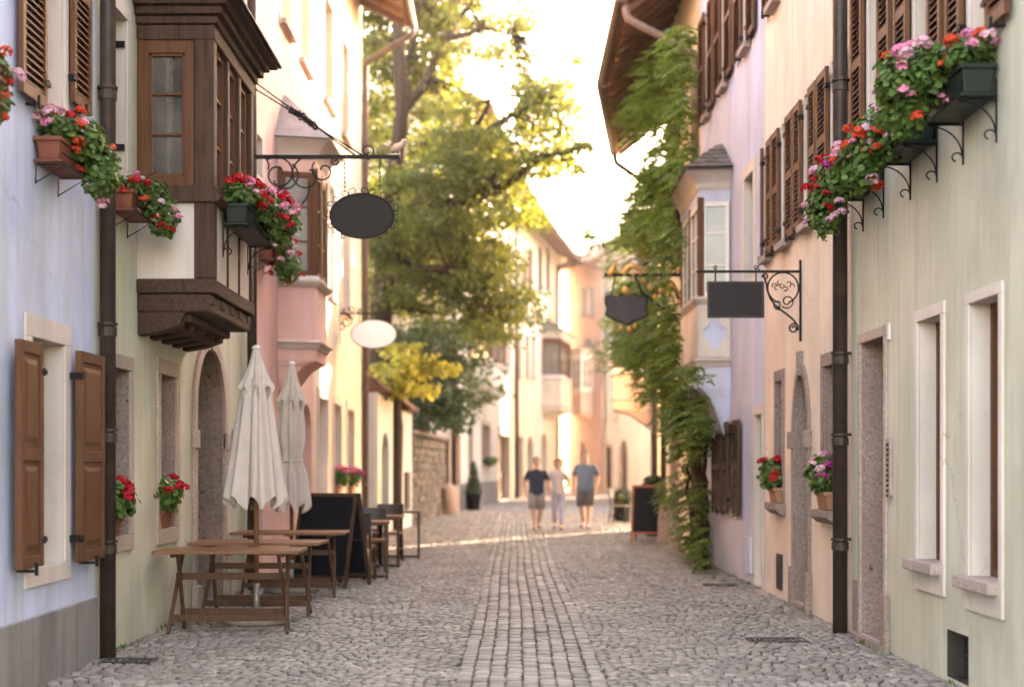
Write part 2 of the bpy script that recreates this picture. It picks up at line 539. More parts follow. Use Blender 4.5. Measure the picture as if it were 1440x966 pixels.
def copy_tree(o, parent=None):
    c = o.copy()
    C.objects.link(c)
    if parent: c.parent = parent
    for ch in o.children:
        copy_tree(ch, c)
    return c

def unit(a):
    return a / np.maximum(np.linalg.norm(a, axis=-1, keepdims=True), 1e-9)

def leaves(name, P, D, N, L, Wd, mat, parent, fold=0.25, sides=4):
    """P base points, D directions, N normals (all n x 3), one leaf each"""
    D = unit(D)
    X = unit(np.cross(D, N))
    N = np.cross(X, D)
    L = np.broadcast_to(np.asarray(L, float).reshape(-1, 1), (len(P), 1))
    Wd = np.broadcast_to(np.asarray(Wd, float).reshape(-1, 1), (len(P), 1))
    if sides == 4:
        V = np.stack([P, P + D * L * 0.45 + X * Wd / 2 + N * Wd * fold, P + D * L, P + D * L * 0.45 - X * Wd / 2 + N * Wd * fold], 1)
    else:
        V = [P]
        for a, rx in ((0.16, 0.42), (0.55, 0.5), (0.92, 0.28)):
            V.append(P + D * L * a + X * Wd * rx + N * Wd * fold * rx)
        V.append(P + D * L * 0.98)
        for a, rx in ((0.92, 0.28), (0.55, 0.5), (0.16, 0.42)):
            V.append(P + D * L * a - X * Wd * rx + N * Wd * fold * rx)
        V = np.stack(V, 1)
    k = V.shape[1]
    F = np.arange(len(P) * k).reshape(-1, k)
    return np_mesh(name, V.reshape(-1, 3), F, mat, parent)

def rdir(n):
    return unit(nr.normal(size=(n, 3)))

# ------------------------------------------------------------------ houses
def arch_pts(u0, u1, z0, zs, rise, n=14, pointed=0.0):
    """opening outline: rectangle to the spring height zs with an arch on top"""
    c, h = (u0 + u1) / 2, (u1 - u0) / 2
    pts = [(u0, z0), (u1, z0)]
    for i in range(n + 1):
        a = math.pi * i / n
        pts.append((c + h * math.cos(a), zs + rise * (math.sin(a) ** (1 - pointed * 0.35))))
    return pts

class House:
    def __init__(s, name, label, p0, p1, side, h, mat, depth=9.0, group=None):
        s.fr = Fr(p0, p1, side)
        s.h, s.mat, s.depth = h, mat, depth
        s.u0, s.u1 = 0.0, s.fr.len
        s.holes = []
        s.root = thing(name, label, 'house', s.fr.P(s.fr.len / 2, -depth / 2, 0), group)
    def u(s, px, o=0): return s.fr.u(px, o)
    def z(s, px, py, o=0): return s.fr.z(px, py, o)
    def mb(s): return MB(s.fr)
    def finish(s, eave=0.8, slope=0.6, soffit=True, roofmat='rooftile', rafters=0):
        f, root = s.fr, s.root
        m = s.mb()
        top = s.h + slope * eave - 0.03
        m.plate([(s.u0, -0.3), (s.u1, -0.3), (s.u1, top), (s.u0, top)], s.holes, 0.0)
        d = -s.depth
        m.quad((s.u0, d, -0.3), (s.u1, d, -0.3), (s.u1, d, top), (s.u0, d, top))
        rz = s.h + slope * (eave + s.depth / 2)
        for u in (s.u0, s.u1):
            m.quad((u, 0, -0.3), (u, d, -0.3), (u, d, top), (u, d / 2, rz - 0.05), (u, 0, top))
        m.build('wall', s.mat, root)
        e0, e1 = s.u0 + 0.01, s.u1 - 0.01
        r = s.mb()
        t = 0.14
        r.profile([(eave, s.h), (d / 2, rz), (d / 2, rz + t), (eave, s.h + t)], e0, e1)
        r.profile([(d - eave, s.h), (d / 2 - 0.001, rz), (d / 2 - 0.001, rz + t), (d - eave, s.h + t)], e0, e1)
        rf = r.build('roof', roofmat, root)
        if soffit:
            q = s.mb()
            q.profile([(eave - 0.02, s.h - 0.02), (0.003, s.h + slope * eave - 0.035), (0.003, s.h + slope * eave - 0.012), (eave - 0.02, s.h - 0.004)], e0 + 0.02, e1 - 0.02)
            nn = rafters or int((e1 - e0) / 0.7)
            for i in range(nn):
                u = e0 + (i + 0.5) * (e1 - e0) / nn
                q.profile([(eave - 0.1, s.h - 0.11), (0.004, s.h + slope * (eave - 0.1) - 0.12), (0.004, s.h + slope * eave - 0.037), (eave - 0.1, s.h + 0.036)], u - 0.05, u + 0.05)
            q.build('eave_soffit', 'soffit', root)
        g = s.mb()
        g.tube([(e0, eave + 0.07, s.h + 0.05), (e1, eave + 0.07, s.h + 0.05)], 0.075, 10)
        g.build('gutter', 'pipe_lit', root, smooth=True)

    def opening(s, pts): s.holes.append(pts)

    def window(s, u0, u1, z0, z1, depth=0.22, frame='wood_win', trim=None, tw=0.12, tb=None, sill=None, reveal='trim', bars=(2, 3), pane='glass',
               sillp=0.07, label=None, arch=0.0, proud=0.022, kind='window', fw=0.045):
        root = s.root
        e = 0.002
        if arch:
            pts = arch_pts(u0, u1, z0, z1 - arch, arch)
        else:
            pts = [(u0, z0), (u1, z0), (u1, z1), (u0, z1)]
        s.holes.append(pts)
        fm = s.mb()
        o1 = -depth
        if kind == 'window':
            inner = [(u0 + fw, z0 + fw), (u1 - fw, z0 + fw), (u1 - fw, z1 - fw), (u0 + fw, z1 - fw)]
            fm.prism([(u0 - 0.02, z0 - 0.02), (u1 + 0.02, z0 - 0.02), (u1 + 0.02, z1 + 0.02), (u0 - 0.02, z1 + 0.02)], o1 - 0.05, o1, [inner])
            nu, nz = bars
            for i in range(1, nu):
                c = u0 + fw + (u1 - u0 - 2 * fw) * i / nu
                fm.box(c - 0.02, c + 0.02, o1 - 0.045, o1 - 0.006, z0 + fw, z1 - fw)
            for i in range(1, nz):
                c = z0 + fw + (z1 - z0 - 2 * fw) * i / nz
                fm.box(u0 + fw, u1 - fw, o1 - 0.04, o1 - 0.009, c - 0.013, c + 0.013)
            w_ = fm.build('window', frame, root)
            p = s.mb()
            p.quad((u0, o1 - 0.03, z0), (u1, o1 - 0.03, z0), (u1, o1 - 0.03, z1), (u0, o1 - 0.03, z1))
            p.build('pane', pane, w_)
        else:
            if arch:
                big = arch_pts(u0 - 0.03, u1 + 0.03, z0 - 0.03, z1 - arch, arch + 0.03)
            else:
                big = [(u0 - 0.03, z0 - 0.03), (u1 + 0.03, z0 - 0.03), (u1 + 0.03, z1 + 0.03), (u0 - 0.03, z1 + 0.03)]
            fm.prism(big, o1 - 0.06, o1)
            nb = max(2, int((u1 - u0) / 0.16))
            for i in range(1, nb):
                c = u0 + (u1 - u0) * i / nb
                fm.box(c - 0.008, c + 0.008, o1 + 0.001, o1 + 0.008, z0 + 0.05, z1 - max(arch * 0.6, 0.05))
            for zz in (z0 + 0.15, z0 + 1.0):
                if zz < z1 - arch - 0.1:
                    fm.box(u0 + 0.05, u1 - 0.05, o1 + 0.001, o1 + 0.02, zz, zz + 0.14)
            w_ = fm.build('door', frame, root)
            h = s.mb()
            h.tube([(u0 + 0.12, o1 + 0.02, z0 + 1.05), (u0 + 0.12, o1 + 0.07, z0 + 1.05), (u0 + 0.22, o1 + 0.07, z0 + 1.05)], 0.012)
            h.build('handle', 'iron', w_, smooth=True)
        if label: w_['label'] = label
        rv = s.mb()
        n = len(pts)
        ins = [(p[0], p[1]) for p in pts]
        rv.add([(p[0], 0.0, p[1]) for p in ins] + [(p[0], o1, p[1]) for p in ins], [(i, (i + 1) % n, n + (i + 1) % n, n + i) for i in range(n)])
        rv.build('reveal', reveal, w_)
        if trim:
            b = tw if tb is None else tb
            if arch:
                out = arch_pts(u0 - tw, u1 + tw, z0, z1 - arch, arch + tw)
                inn = pts
                # ring from the ground: outer path then back along the inner one
                ring = [out[1]] + out[2:] + [out[0]] + [inn[0]] + inn[2:][::-1] + [inn[1]]
                t = s.mb()
                t.prism(ring, 0.001, proud)
            else:
                t = s.mb()
                t.box(u0 - tw, u1 + tw, 0.001, proud, z1, z1 + tw * 1.15)
                t.box(u0 - tw, u0, 0.001, proud, z0, z1 - e)
                t.box(u1, u1 + tw, 0.001, proud, z0, z1 - e)
                if b: t.box(u0 - tw, u1 + tw, 0.001, proud - 0.001, z0 - b, z0 - e)
            t.build('trim', trim, w_, bevel=0.004)
        if sill:
            q = s.mb()
            q.box(u0 - 0.05, u1 + 0.05, -depth + 0.01, 0.03 + sillp, z0 - 0.075, z0 + 0.004)
            q.build('sill', sill, w_, bevel=0.008)
        return w_

    def shutter(s, u0, u1, z0, z1, mat='wood_sh', style='louvre', o=0.035, hinge=0, label=None, angle=0.0, t=0.036):
        m = s.mb()
        st, rl = 0.05, 0.08
        m.box(u0, u0 + st, o, o + t, z0, z1)
        m.box(u1 - st, u1, o, o + t, z0, z1)
        zm = z0 + (z1 - z0) * 0.5
        rails = [(z0, z0 + rl), (zm - rl / 2, zm + rl / 2), (z1 - rl, z1)]
        for a, b in rails:
            m.box(u0 + st, u1 - st, o + 0.002, o + t - 0.002, a, b)
        for a, b in ((rails[0][1], rails[1][0]), (rails[1][1], rails[2][0])):
            if style == 'louvre':
                k = int((b - a) / 0.048)
                for i in range(k):
                    c = a + (i + 0.5) * (b - a) / k
                    m.profile([(o + 0.004, c + 0.012), (o + 0.008, c + 0.019), (o + t - 0.004, c - 0.014), (o + t - 0.008, c - 0.020)], u0 + st - 0.004, u1 - st + 0.004)
                m.box(u0 + st, u1 - st, o + 0.001, o + 0.003, a, b)
            else:
                m.box(u0 + st, u1 - st, o + 0.008, o + t - 0.014, a, b)
                g = 0.035
                m.hexa([(u0 + st + g, o + t - 0.014, a + g), (u1 - st - g, o + t - 0.014, a + g), (u1 - st - g, o + t - 0.014, b - g), (u0 + st + g, o + t - 0.014, b - g)],
                       [(u0 + st + 2 * g, o + t - 0.004, a + 2 * g), (u1 - st - 2 * g, o + t - 0.004, a + 2 * g), (u1 - st - 2 * g, o + t - 0.004, b - 2 * g), (u0 + st + 2 * g, o + t - 0.004, b - 2 * g)])
        sh = m.build('shutter', mat, s.root, bevel=0.004)
        if label: sh['label'] = label
        h = s.mb()
        uu = u1 if hinge else u0
        for zz in (z0 + 0.16, z1 - 0.2):
            h.box(uu - 0.05, uu + 0.05, o + t + 0.001, o + t + 0.008, zz, zz + 0.03)
            h.box(uu - 0.012, uu + 0.012, 0.0, o + t + 0.01, zz - 0.01, zz + 0.04)
        cu = (u0 + u1) / 2
        h.box(cu - 0.01, cu + 0.01, 0.0, o + t + 0.03, z0 - 0.03, z0 - 0.012)
        h.box(cu - 0.012, cu + 0.012, o + t + 0.012, o + t + 0.03, z0 - 0.05, z0 + 0.035)
        h.islands('hinge', 'iron', sh)
        return sh

    def pipe(s, u, o, z1, mat='pipe', r=0.055, eave=None, joints=(1.15, 2.2, 4.1), foot=0.0):
        m = s.mb()
        pts = [(u, o, foot), (u, o, z1)]
        if eave:
            eo, ez = eave
            pts = [(u, o, foot), (u, o, z1 - 0.12), (u, o + 0.02, z1), (u, o + 0.12, z1 + 0.07), (u, eo - 0.12, ez - 0.28), (u, eo - 0.02, ez - 0.2), (u, eo, ez - 0.08), (u, eo, ez)]
        m.tube(pts, r, 14)
        p = m.build('drainpipe', mat, s.root, smooth=True)
        c = s.mb()
        for zz in joints:
            c.tube([(u, o, zz - 0.035), (u, o, zz + 0.035)], r * 1.16, 14)
            c.box(u - 0.012, u + 0.012, 0.0, o, zz + 0.05, zz + 0.075)
            c.tube([(u, o, zz + 0.05), (u, o, zz + 0.072)], r * 1.25, 14)
        c.islands('pipe_collar', mat, p)
        return p

XL, XR = -3.25, 3.05
def yl(px): return FPX * -XL / (CX - px)
def yr(px): return FPX * XR / (px - CX)

# ------------------------------------------------------------------ ground and cobbles
g = MB()
g.box(-110, 110, -30, 170, -1.0, -0.022)
tag(g.build('ground', 'joint'), kind='structure')

hz = MB()
hz.box(-115, 115, -35, 175, -2.0, 21.0)
hm = bpy.data.materials.new('haze')
hm.use_nodes = True
hn = hm.node_tree
hn.nodes.remove(hn.nodes['Principled BSDF'])
pv = hn.nodes.new('ShaderNodeVolumePrincipled')
pv.inputs['Color'].default_value = (1.0, 0.94, 0.86, 1)
pv.inputs['Density'].default_value = 0.00045
pv.inputs['Anisotropy'].default_value = 0.55
hn.links.new(pv.outputs[0], hn.nodes['Material Output'].inputs['Volume'])
tag(hz.build('haze', hm), kind='stuff')

def cobbles():
    cx, cy, hw, hl, rot = [], [], [], [], []
    ym = 62.0
    def lim(y):
        if y < 28: return -3.27, 3.08
        if y < 36: return -2.9, 3.6
        if y < 45: return -2.45, 4.4
        t = (y - 45) / 22
        return -2.1 + 2.3 * t, 4.4 + 2.5 * t
    # straight band in the middle
    cols = np.arange(-0.33, 0.70, 0.118)
    for c in cols:
        y = 5.0 + rng.random() * 0.1
        while y < ym:
            l = rng.uniform(0.085, 0.15)
            cx.append(c + 0.012 * math.sin(y * 0.55) + rng.uniform(-.006, .006)); cy.append(y + l / 2)
            hw.append(0.0575 + rng.uniform(-.008, .002)); hl.append(l / 2 - rng.uniform(.001, .005)); rot.append(rng.uniform(-.10, .10))
            y += l
    def arc_field(xa, xb, nar, flip):
        wa = (xb - xa) / nar
        y = 4.3
        while y < ym:
            pitch = rng.uniform(0.074, 0.092) if y < 38 else 0.11
            x = xa + rng.uniform(-0.02, 0.025)
            ph = rng.uniform(-.01, .01)
            while x < xb - 0.04:
                ww = rng.uniform(0.068, 0.108)
                if x + ww > xb: ww = max(0.06, xb - x)
                c = x + ww / 2
                t = ((c - xa) / wa) % 1.0
                off = 0.42 * math.sin(math.pi * t)
                sl = 0.42 * math.pi / wa * math.cos(math.pi * t)
                yy = y + off + ph + rng.uniform(-.008, .008)
                a, b = lim(yy)
                if a < c < b:
                    cs = 1 / math.sqrt(1 + sl * sl)
                    cx.append(c); cy.append(yy); hw.append(ww / 2 * (0.92 if abs(sl) > .5 else .96) / cs * 0.9); hl.append(pitch / 2 * cs * (0.95 if rng.random() > 0.12 else 0.82)); rot.append(math.atan(sl) + rng.uniform(-.08, .08))
                x += ww
            y += pitch
    arc_field(-3.3, -0.385, 2, False)
    arc_field(0.665, 2.62, 1, False)
    arc_field(2.62, 7.0, 4, False)
    cx, cy, hw, hl, rot = map(np.array, (cx, cy, hw, hl, rot))
    n = len(cx)
    # outline with jittered corners, three rings: foot, shoulder, top
    sx = np.array([-1, 1, 1, -1]); sy = np.array([-1, -1, 1, 1])
    jx = 1 + nr.uniform(-.12, .06, (n, 4)); jy = 1 + nr.uniform(-.12, .06, (n, 4))
    tilt = nr.normal(0, 0.035, (n, 2)); zz = nr.normal(0, 0.0035, n)
    rings = []
    for k, z in ((1.0, -0.03), (0.96, -0.004), (0.84, 0.0)):
        lx = sx * hw[:, None] * jx * k
        ly = sy * hl[:, None] * jy * k
        X = cx[:, None] + lx * np.cos(rot)[:, None] - ly * np.sin(rot)[:, None]
        Y = cy[:, None] + lx * np.sin(rot)[:, None] + ly * np.cos(rot)[:, None]
        Z = z + zz[:, None] + lx * tilt[:, :1] + ly * tilt[:, 1:]
        rings.append(np.stack([X, Y, Z], -1))
    V = np.concatenate(rings, 1)            # n x 12 x 3
    f = [(8, 9, 10, 11)]
    for r0 in (0, 4):
        for j in range(4):
            f.append((r0 + j, r0 + (j + 1) % 4, r0 + 4 + (j + 1) % 4, r0 + 4 + j))
    F = np.array(f)[None] + (np.arange(n) * 12)[:, None, None]
    o = np_mesh('street', V.reshape(-1, 3), F.reshape(-1, 4), 'cobble', smooth=True)
    tag(o, kind='structure')
cobbles()
far = MB()
far.box(-2.0, 12, 62, 100, -0.2, -0.003)
tag(far.build('far_street', 'cobble'), kind='structure')

# ------------------------------------------------------------------ left: blue house
H = House('blue_house', 'pale blue plastered house with grey plinth and solid brown ground floor shutters', (XL, 3.0), (XL, yl(133)), 1, 11.0, 'blue')
Y = lambda px: yl(px) - 3.0
def lz(px, py): return CAMH + (HY - py) * yl(px) / FPX
zt, zb = lz(60, 478), lz(60, 795)
H.window(Y(42), Y(88), zb, zt, 0.25, 'wood_win', 'trim', 0.13, None, None, 'trim', (2, 3), 'glass')
H.shutter(Y(3) + 0.05, Y(42) - 0.04, lz(30, 797), lz(30, 482), style='panel', hinge=1, o=0.06, t=0.05, label='solid panelled wooden shutter')
H.shutter(Y(88) + 0.10, Y(128), lz(110, 787), lz(110, 497), style='panel', hinge=0, o=0.06, t=0.05, label='solid panelled wooden shutter')
H.window(Y(56), Y(87), lz(60, 155), lz(60, -180), 0.2, 'wood_win', 'trim', 0.09, None, None, 'trim', (2, 4), 'glass')
H.shutter(Y(18), Y(53), lz(40, 145), lz(40, -180), hinge=1)
H.shutter(Y(92), Y(117), lz(100, 150), lz(100, -170), hinge=0)
H.window(Y(-190), Y(-120), lz(60, 155), lz(60, -180), 0.2, 'wood_win', 'trim', 0.09, None, None, 'trim', (2, 4), 'glass')
p = H.mb(); p.box(0, H.u1 - 0.01, 0.001, 0.03, -0.3, lz(60, 862)); p.build('plinth', 'concrete', H.root, bevel=0.008)
H.pipe(H.u1 + 0.08, 0.08, 11.4, 'pipe', 0.062, None, (0.85, 1.72, 2.55, 4.4))
H.finish()

# ------------------------------------------------------------------ left: sage green house with the timber bay
H = House('green_house', 'sage green house with dark timber bay, stone windows and arched stone portal', (XL, yl(133)), (XL, yl(347)), 1, 11.0, 'sage')
base = yl(133)
Y = lambda px: yl(px) - base
H.window(Y(150), Y(176), lz(170, 235), lz(170, 22), 0.16, 'wood_win', 'trim', 0.10, None, None, 'trim', (2, 3), 'dark')
H.shutter(Y(151), (Y(150) + Y(176)) / 2 - 0.01, lz(170, 233), lz(170, 26), o=-0.12, hinge=0)
H.shutter((Y(150) + Y(176)) / 2 + 0.01, Y(175), lz(170, 233), lz(170, 26), o=-0.12, hinge=1)
H.window(Y(153), Y(181), lz(175, 752), lz(175, 520), 0.34, 'wood_win', 'palestone', 0.10, 0.13, None, 'porphyry', (2, 2), 'glass')
H.window(Y(224), Y(246), lz(235, 742), lz(235, 528), 0.34, 'wood_win', 'palestone', 0.12, 0.14, None, 'porphyry', (2, 2), 'glass')
H.window(Y(274), Y(313), 0.04, lz(295, 492), 0.42, 'wood_door', 'palestone', 0.13, None, None, 'porphyry', arch=0.62, kind='door', proud=0.035)
ua, ub = Y(274), Y(313)
q = H.mb()
for (a, b) in ((ua - 0.15, ua + 0.0), (ub, ub + 0.15)):
    q.box(a, b, 0.002, 0.06, lz(300, 632), lz(300, 607))
    q.box(a - 0.02, b + 0.02, 0.002, 0.075, 0.0, 0.28)
q.box((ua + ub) / 2 - 0.07, (ua + ub) / 2 + 0.07, 0.002, 0.055, lz(295, 492) - 0.02, lz(295, 462))
q.islands('portal_block', 'palestone', H.root, bevel=0.012)
# upper windows beyond the bay, mostly hidden
H.window(Y(322), Y(338), 3.9, 5.3, 0.2, 'wood_win', 'trim', 0.1, None, 'sillstone', 'trim', (2, 3))
for (a, b) in ((0.6, 1.25), (2.4, 3.05), (4.4, 5.05)):
    H.window(a, b, 7.0, 8.4, 0.2, 'wood_win', 'trim', 0.1, None, 'sillstone', 'trim', (2, 3))
# meter plates and boxes by the portal
q = H.mb(); q.box(Y(329), Y(333), 0.001, 0.03, lz(331, 618), lz(331, 598)); q.build('door_plate', 'plate', H.root, bevel=0.004)
q = H.mb(); q.box(Y(326), Y(332), 0.001, 0.06, lz(329, 655), lz(329, 605)); q.box(Y(327), Y(331), 0.06, 0.075, lz(329, 650), lz(329, 630)); q.build('letter_box', 'sillstone', H.root, bevel=0.004)
H.pipe(Y(344), 0.09, 11.2, 'pipe', 0.06, None, (1.0, 2.4, 3.9))
# --- the bay
b0 = Y(192); OV = 0.66
b1 = yl(347) - base - 0.9
b1 = (lambda t: (t * XL))(0) or (FPX * (-XL - OV) / (CX - 355) - base)
za = lz(192, 465); zb1 = lz(192, 413); zb2 = lz(192, 392); zp = lz(192, 285); zw = lz(192, 262); zt = lz(192, 52); zc = lz(192, 0)
bay = H.mb()
bay.box(b0 + 0.012, b1 - 0.012, 0.002, OV - 0.012, zb2, zp)
bay = bay.build('bay', 'trim', H.root)
q = H.mb()
q.box(b0 - 0.02, b1 + 0.02, 0.002, OV + 0.02, zb1 + 0.004, zb2)
q.build('base_beam', 'wood_old_y', bay, bevel=0.012)
q = H.mb()   # long moulded floor beams, stepped in
q.box(b0 + 0.0, b1 - 0.0, 0.002, OV - 0.02, zb1 - 0.16, zb1)
q.box(b0 + 0.09, b1 - 0.09, 0.002, OV - 0.20, zb1 - 0.235, zb1 - 0.162)
q.box(b0 + 0.16, b1 - 0.16, 0.002, OV - 0.33, zb1 - 0.30, zb1 - 0.237)
q.islands('floor_beam', 'wood_old_y', bay, bevel=0.02)
for i in range(5):
    c = b0 + 0.1 + i * (b1 - b0 - 0.2) / 4
    q = H.mb()
    prof = [(0.003, zb1 - 0.004), (OV - 0.01, zb1 - 0.004), (OV - 0.01, zb1 - 0.09)]
    for k in range(7):
        a = math.pi / 2 * k / 6
        prof.append((OV - 0.05 - 0.30 * math.sin(a) * 0.8, zb1 - 0.10 - 0.17 * (1 - math.cos(a))))
    prof += [(0.2, zb1 - 0.33), (0.003, zb1 - 0.36)]
    q.profile(prof, c - 0.085, c + 0.085)
    q.build('bracket', 'wood_old_y', bay, bevel=0.012)
# corner posts, rails
def post(a0, a1, o0, o1, z0, z1, mat='wood_old'):
    q = H.mb(); q.box(a0, a1, o0, o1, z0, z1); return q.build('post', mat, bay, bevel=0.01)
post(b0 - 0.012, b0 + 0.13, OV - 0.16, OV + 0.012, zb2 + 0.002, zt - 0.02)
post(b1 - 0.12, b1 + 0.012, OV - 0.13, OV + 0.012, zb2 + 0.002, zt - 0.02)
q = H.mb()
q.profile([(0.003, zp), (OV + 0.05, zp), (OV + 0.075, zp + 0.035), (OV + 0.075, zp + 0.055), (OV + 0.03, zp + 0.085), (OV + 0.03, zw), (0.003, zw)], b0 - 0.05, b1 + 0.05)
q.build('sill_rail', 'wood_old', bay, bevel=0.006)
nwin = 3
for i in range(1, nwin):
    c = b0 + 0.13 + (b1 - 0.12 - b0 - 0.13) * i / nwin
    post(c - 0.05, c + 0.05, OV - 0.11, OV + 0.006, zw, zt - 0.02)
    post(c - 0.022, c + 0.022, OV - 0.03, OV + 0.004, zb2 + 0.002, zp - 0.002)
def baywin(a0, a1, o, z0, z1, mat, across=None):
    """sash in the street-facing plane"""
    q = H.mb(); fw = 0.055
    q.prism([(a0, z0), (a1, z0), (a1, z1), (a0, z1)], o - 0.06, o, [[(a0 + fw, z0 + fw), (a1 - fw, z0 + fw), (a1 - fw, z1 - fw), (a0 + fw, z1 - fw)]])
    for k in (1, 2):
        zz = z0 + (z1 - z0) * k / 3
        q.box(a0 + fw, a1 - fw, o - 0.05, o - 0.012, zz - 0.014, zz + 0.014)
    w_ = q.build('window', mat, bay, bevel=0.004)
    p = H.mb(); p.quad((a0, o - 0.035, z0), (a1, o - 0.035, z0), (a1, o - 0.035, z1), (a0, o - 0.035, z1))
    p.build('pane', 'glass_mirror', bay)
for i in range(nwin):
    a = b0 + 0.13 + (b1 - 0.12 - b0 - 0.13) * i / nwin + 0.052
    c = b0 + 0.13 + (b1 - 0.12 - b0 - 0.13) * (i + 1) / nwin - 0.052
    baywin(a, c, OV - 0.03, zw + 0.002, zt - 0.03, 'wood_win')
# near face sash (faces down the street): built across o
o0, o1 = 0.004, OV - 0.165
q = H.mb()
def yb(o0, o1, z0, z1, a0, a1): q.box(a0, a1, o0, o1, z0, z1)
fw = 0.10
z0, z1 = zw + 0.002, zt - 0.03
yb(o0, o0 + fw, z0, z1, b0, b0 + 0.07); yb(o1 - fw * 0.8, o1, z0, z1, b0, b0 + 0.07)
yb(o0 + fw, o1 - fw * 0.8, z0, z0 + 0.09, b0, b0 + 0.07); yb(o0 + fw, o1 - fw * 0.8, z1 - 0.11, z1, b0, b0 + 0.07)
ii0, ii1 = o0 + fw, o1 - fw * 0.8
for (a, b) in ((ii0, ii0 + 0.025), (ii1 - 0.025, ii1)):
    yb(a, b, z0 + 0.09, z1 - 0.11, b0 + 0.015, b0 + 0.06)
yb(ii0, ii1, z0 + 0.09, z0 + 0.115, b0 + 0.015, b0 + 0.06); yb(ii0, ii1, z1 - 0.135, z1 - 0.11, b0 + 0.015, b0 + 0.06)
for k in (1, 2):
    zz = z0 + 0.1 + (z1 - z0 - 0.21) * k / 3
    yb(ii0 + 0.025, ii1 - 0.025, zz - 0.012, zz + 0.012, b0 + 0.02, b0 + 0.055)
q.build('window', 'wood_win', bay, bevel=0.004)
q = H.mb(); q.quad((b0 + 0.045, o0, z0), (b0 + 0.045, o1, z0), (b0 + 0.045, o1, z1), (b0 + 0.045, o0, z1)); q.build('pane', 'glass_mirror', bay)
# cornice and little roof
q = H.mb()
steps = [(0.02, zt - 0.03, zt + 0.10), (0.05, zt + 0.102, zt + 0.17), (0.10, zt + 0.172, zt + 0.24), (0.15, zt + 0.242, zt + 0.29)]
for (e, a, b) in steps:
    q.box(b0 - e, b1 + e, 0.003, OV + e, a, b)
q.build('cornice', 'wood_old', bay, bevel=0.012)
q = H.mb()
e = 0.24; zr = zt + 0.292
rows = 7
for r in range(rows):
    t0, t1 = r / rows, (r + 1) / rows + 0.04
    def ring(t, dz):
        k = 1 - t * 0.9
        return (b0 - e * k + t * 0.5, b1 + e * k - t * 0.5, (OV + e) * (1 - t) + 0.02, zr + t * 0.75 + dz)
    A = ring(t0, 0.02); B = ring(t1, 0.03)
    nn = 14
    for i in range(nn):   # street-facing slope
        f0, f1 = (i + 0.03) / nn, (i + 0.97) / nn
        lo = [(A[0] + (A[1] - A[0]) * f, A[2], A[3]) for f in (f0, f1)]
        hi = [(B[0] + (B[1] - B[0]) * f, B[2], B[3]) for f in (f0, f1)]
        q.hexa([lo[0], lo[1], hi[1], hi[0]], [(x, y, z + 0.02) for x, y, z in (lo[0], lo[1], hi[1], hi[0])])
    nn = 7
    for i in range(nn):   # near hip
        f0, f1 = (i + 0.03) / nn, (i + 0.97) / nn
        for idx in (0, 1):
            lo = [(A[idx], 0.0 + A[2] * f, A[3]) for f in (f0, f1)]
            hi = [(B[idx], 0.0 + B[2] * f, B[3]) for f in (f0, f1)]
            q.hexa([lo[0], lo[1], hi[1], hi[0]], [(x, y, z + 0.02) for x, y, z in (lo[0], lo[1], hi[1], hi[0])])
q.build('roof', 'slate', bay, weld=False)
q = H.mb(); q.box(b0 - e + 0.02, b1 + e - 0.02, 0.004, OV + e - 0.02, zr - 0.001, zr + 0.018); q.build('roof_board', 'wood_old', bay)
BAYL = (base + b0, base + b1, XL + OV, zp, zb2)
H.finish()

# ------------------------------------------------------------------ left: pink house with the plastered bay
H = House('pink_house', 'salmon pink house with a plastered bay under a zinc hood', (XL, yl(347)), (XL, yl(441)), 1, 11.0, 'pink')
base = yl(347)
Y = lambda px: yl(px) - base
H.window(Y(355), Y(367), lz(365, 250), lz(365, 195), 0.2, 'wood_win', 'trim', 0.2, None, None, 'trim', (2, 2), 'glass_grey')
H.window(Y(394), Y(408), lz(401, 40), lz(401, -110), 0.2, 'winwhite', 'trim', 0.1, None, 'palestone', 'ivory', (2, 3), 'glass_grey')
H.window(Y(421), Y(434), lz(428, 95), lz(428, -60), 0.2, 'winwhite', 'trim', 0.1, None, 'palestone', 'ivory', (2, 3), 'glass_grey')
H.window(Y(424), Y(438), 0.05, lz(430, 568), 0.3, 'wood_door', None, 0.1, None, None, 'pink', arch=0.4, kind='door')
H.window(Y(352), Y(366), lz(359, 760), lz(359, 640), 0.2, 'winwhite', 'trim', 0.1, None, None, 'trim', (2, 2), 'glass_grey')
